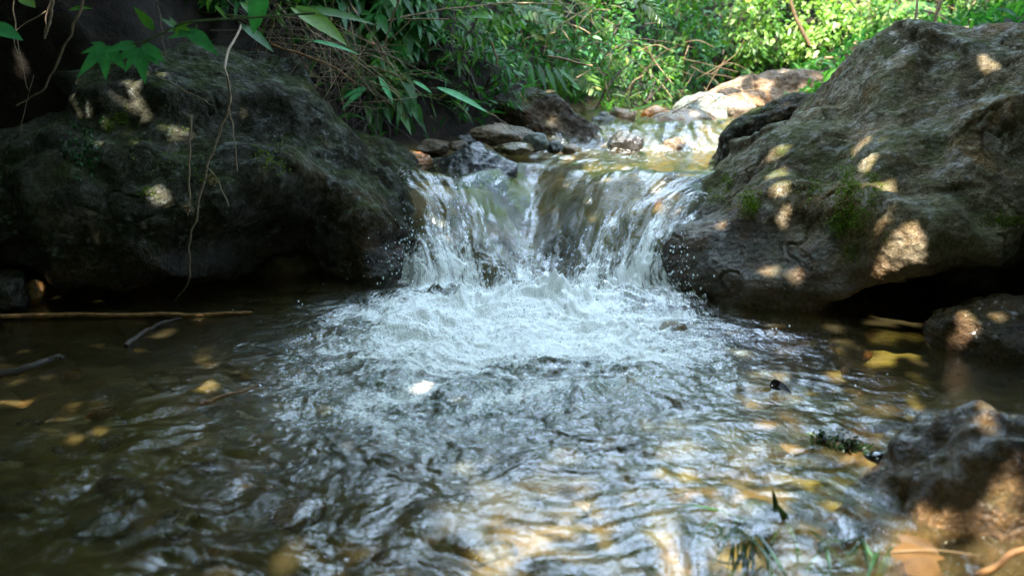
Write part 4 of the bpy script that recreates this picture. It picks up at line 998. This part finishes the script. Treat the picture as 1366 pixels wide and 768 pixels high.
moss(left_boulder, [(160, 158, 8, 5, 80), (147, 168, 5, 4, 50), (195, 256, 5, 3, 30), (235, 200, 20, 20, 50), (360, 215, 14, 10, 70), (280, 238, 8, 5, 50)], 2, 0)
rt = tag(empty('creeper', hit(115, 190, only=0)[0]), 'small dark green creeping plant clinging to the dark boulder beside the sun flecks', 'creeper')
bb = Buf()
for i in range(60):
    p, nn = hit(115 + R.normal() * 11, 195 + R.normal() * 17, only=0); k = 3; th = R.uniform(0, 6.3, k)
    leaves(bb, np.repeat((p + nn * .006)[None], k, 0), np.stack([np.cos(th), -.6 + 0 * th, np.sin(th)], -1), np.repeat(nn[None], k, 0) + R.normal(size=(k, 3)) * .3, .012, .006, .1, 4)
bb.build('foliage', M['creeper'], rt)
bb = Buf(); tube(bb, spline([hit(120, 170, only=0)[0] + [0, -.005, 0], hit(112, 190, only=0)[0] + [0, -.005, 0], hit(108, 218, only=0)[0] + [0, -.005, 0]], 6), .001, .0006, 4); bb.build('stem', M['stem_green'], rt)
# dry seed tuft on the stalk
for lab, px, py, s in [('dry seed tuft on the end of the upright stalk', 251, 276, 7), ('yellowish dry moss tuft caught in the forked vine', 281, 240, 9)]:
    bb = Buf(); c = at(px, py, 1.85 if px == 251 else 1.9); n = 70; bb2 = nrm(R.normal(size=(n, 3)))
    leaves(bb, c + R.normal(size=(n, 3)) * s / 1366, bb2, R.normal(size=(n, 3)), .009, .003, .2, 3)
    tag(bb.build('seed_tuft', M['dry'], loc=c), lab, 'seed tuft')

# ------------------------------------------------------------------ things in the near water
c = onz(1037, 517, .006)
bb = Buf(); leaves(bb, [c + [-.012, .004, .0], c + [-.004, .0, .006], c + [.0, .004, .002]], [(1, .2, .35), (1, -.6, -.1), (-.3, -.5, .6)], [(0, -.8, .5), (0, -.3, 1), (0, -1, .2)], [.032, .03, .024], [.022, .018, .014], .3, 7)
tag(bb.build('leaf', M['black_leaf'], loc=c), 'curled black rotten leaf standing out of the shallow water', 'leaf')
c = onz(1182, 611, .004); stone('glossy black oval pebble with a blue sheen at the end of the mossy twig', c, (.030, .018, .010), M['pebble'], 901, rot=-.25, n=4, facets=0, rough=.3, name='pebble', cat='pebble')
rt = tag(empty('mossy_twig', onz(1085, 580, 0)), 'short mossy twig lying in the shallows above the black pebble', 'twig')
bb = Buf(); P = spline([onz(1085, 583, .002), onz(1115, 592, .008), onz(1152, 600, .003)], 8); tube(bb, P, .006, .004, 7); bb.build('stem', M['twig_dark'], rt)
bb = Buf(); n = 260; q = P[R.integers(0, len(P), n)] + R.normal(size=(n, 3)) * .005
leaves(bb, q, R.normal(size=(n, 3)) + [0, 0, .8], R.normal(size=(n, 3)), .010, .004, .2, 4); bb.build('moss', M['weed'], rt)
# water weed
def weed(label, px, py, n, L, seed, up=False):
    rg = np.random.default_rng(seed); c = onz(px, py, -.010); root = tag(empty('water_weed', c), label, 'water weed'); b = Buf()
    if up:
        leaves(b, c + rg.normal(size=(n, 3)) * .004, np.stack([rg.normal(size=n) * .25, rg.normal(size=n) * .2, np.ones(n)], -1), (0, -1, .1), L * rg.uniform(.6, 1.1, n), .010, .15, 9, shape='blade')
    else:
        th = rg.normal(size=n) * .5 - PI * .62
        leaves(b, c + rg.normal(size=(n, 3)) * [.03, .02, .006], np.stack([np.cos(th), np.sin(th), .22 + .1 * rg.normal(size=n)], -1), rg.normal(size=(n, 3)) * .3 + [0, 0, 1], L * rg.uniform(.5, 1.2, n), .006, .25, 12, shape='blade')
    ob = b.build('blade', M['weed'], root); ob['kind'] = 'stuff'
weed('dark green water weed trailing in the nearest water', 985, 700, 30, .13, 1)
weed('trailing water weed next to the large wet corner rock', 1130, 715, 14, .12, 2)
weed('upright weed blade poking out of the near water', 1040, 695, 2, .06, 3, True)
# brown dead leaf by the corner rock
c = onz(1245, 745, .03)
rt = tag(empty('dead_leaf', c), 'yellow-brown dead leaf lying below the large wet corner rock', 'leaf')
bb = Buf(); leaves(bb, c + [-.045, .01, 0], (1, -.15, .12), (.0, -.35, 1), .06, .036, .12, 11, .05, 'ov', rnd=.5); leaves(bb, c + [-.03, .0, 0], (.5, -.9, .0), (.0, -.2, 1), .05, .05, .2, 9, .05, 'ov', rnd=.4); leaves(bb, c + [-.02, .01, .002], (.7, .8, .1), (.0, -.2, 1), .05, .05, .2, 9, .05, 'ov', rnd=.6)
bb.build('blade', M['dead_leaf'], rt)
bb = Buf(); tube(bb, spline([c + [-.045, .01, .003], c + [.0, .003, .01], c + [.05, -.006, .008]], 5), .0009, .0005, 5); bb.build('midrib', M['dry'], rt)
g = 'dead leaves sunk in the pool'
for i, (px, py) in enumerate([(40, 520), (300, 440), (1190, 598), (1090, 500), (1260, 545), (1160, 545), (200, 690), (120, 560), (1230, 610), (1000, 470)]):
    c = onz(px, py, 0); z = min(-.012, tz(c[0], c[1]) + .008); c = np.array([c[0], c[1], z]); th = R.uniform(0, 6.3); bb = Buf()
    leaves(bb, c, (math.cos(th), math.sin(th), 0), (0, 0, 1), .05, .028, .05, 7, .05, 'ov')
    tag(bb.build('leaf', M['dead_leaf'], loc=c), 'sunken orange-brown leaf on the bottom of the pool', 'leaf', g)

# ------------------------------------------------------------------ spray
def spray():
    rg = np.random.default_rng(5); V0, F0 = ico(1); b = Buf()
    for i in range(1500):
        k = rg.random()
        if k < .45: x = rg.normal() * .15 - .02; y = 2.10 + rg.normal() * .07; z = abs(rg.normal()) * .045
        elif k < .7: x = -.24 + rg.normal() * .05; y = 2.22 + rg.normal() * .05; z = .04 + abs(rg.normal()) * .06
        elif k < .9: x = .42 + rg.normal() * .03; y = 2.14 + rg.normal() * .04; z = .02 + abs(rg.normal()) * .06
        else: x = rg.normal() * .3; y = rg.uniform(1.4, 2.0); z = .012 + abs(rg.normal()) * .02
        r = .0006 + rg.random() ** 3 * .0022
        b.add(V0 * r * np.array([1, 1, rg.uniform(1, 1.7)]) + [x, y, z], F0)
    tag(b.build('spray', M['drop']), 'spray of water drops flung up at the foot of the fall', 'spray', kind='stuff')
spray()

# ------------------------------------------------------------------ light
w = bpy.data.worlds.new('World'); scene.world = w; w.use_nodes = True
nt = w.node_tree; bg = nt.nodes['Background']; sky = nt.nodes.new('ShaderNodeTexSky'); sky.sky_type = 'NISHITA'; sky.sun_disc = False
el = math.asin(SUN[2]); az = math.atan2(SUN[0], SUN[1])
sky.sun_elevation = el; sky.sun_rotation = az; sky.air_density = 1.0; sky.dust_density = 2.0; sky.ozone_density = 1.0
tc = nt.nodes.new('ShaderNodeTexCoord'); cn = nt.nodes.new('ShaderNodeTexNoise'); nt.links.new(tc.outputs['Generated'], cn.inputs['Vector'])
cn.inputs['Scale'].default_value = 3.2; cn.inputs['Detail'].default_value = 7; cn.inputs['Roughness'].default_value = .58; cn.inputs['Distortion'].default_value = .3
cr_ = nt.nodes.new('ShaderNodeMapRange'); cr_.interpolation_type = 'SMOOTHSTEP'; nt.links.new(cn.outputs[0], cr_.inputs[0]); cr_.inputs[1].default_value = .42; cr_.inputs[2].default_value = .57
cm = nt.nodes.new('ShaderNodeMix'); cm.data_type = 'RGBA'; nt.links.new(cr_.outputs[0], cm.inputs[0]); nt.links.new(sky.outputs[0], cm.inputs[6]); cm.inputs[7].default_value = (11.5, 15.2, 20, 1)
nt.links.new(cm.outputs[2], bg.inputs[0]); bg.inputs[1].default_value = .14
sd = bpy.data.lights.new('sun', 'SUN'); sd.energy = 5; sd.angle = math.radians(.5); sd.color = (1, .95, .87)
so = bpy.data.objects.new('sun', sd); COL.objects.link(so); so.rotation_euler = Vector(SUN).to_track_quat('Z', 'Y').to_euler()
vs = scene.view_settings; vs.view_transform = 'Standard'; vs.look = 'None'; vs.exposure = 2.6; vs.gamma = 1; vs.use_curve_mapping = False
cy = scene.cycles; cy.use_denoising = True; cy.max_bounces = 7; cy.diffuse_bounces = 3; cy.glossy_bounces = 3; cy.transmission_bounces = 5; cy.transparent_max_bounces = 12
cy.caustics_reflective = False; cy.caustics_refractive = False; cy.sample_clamp_indirect = 6
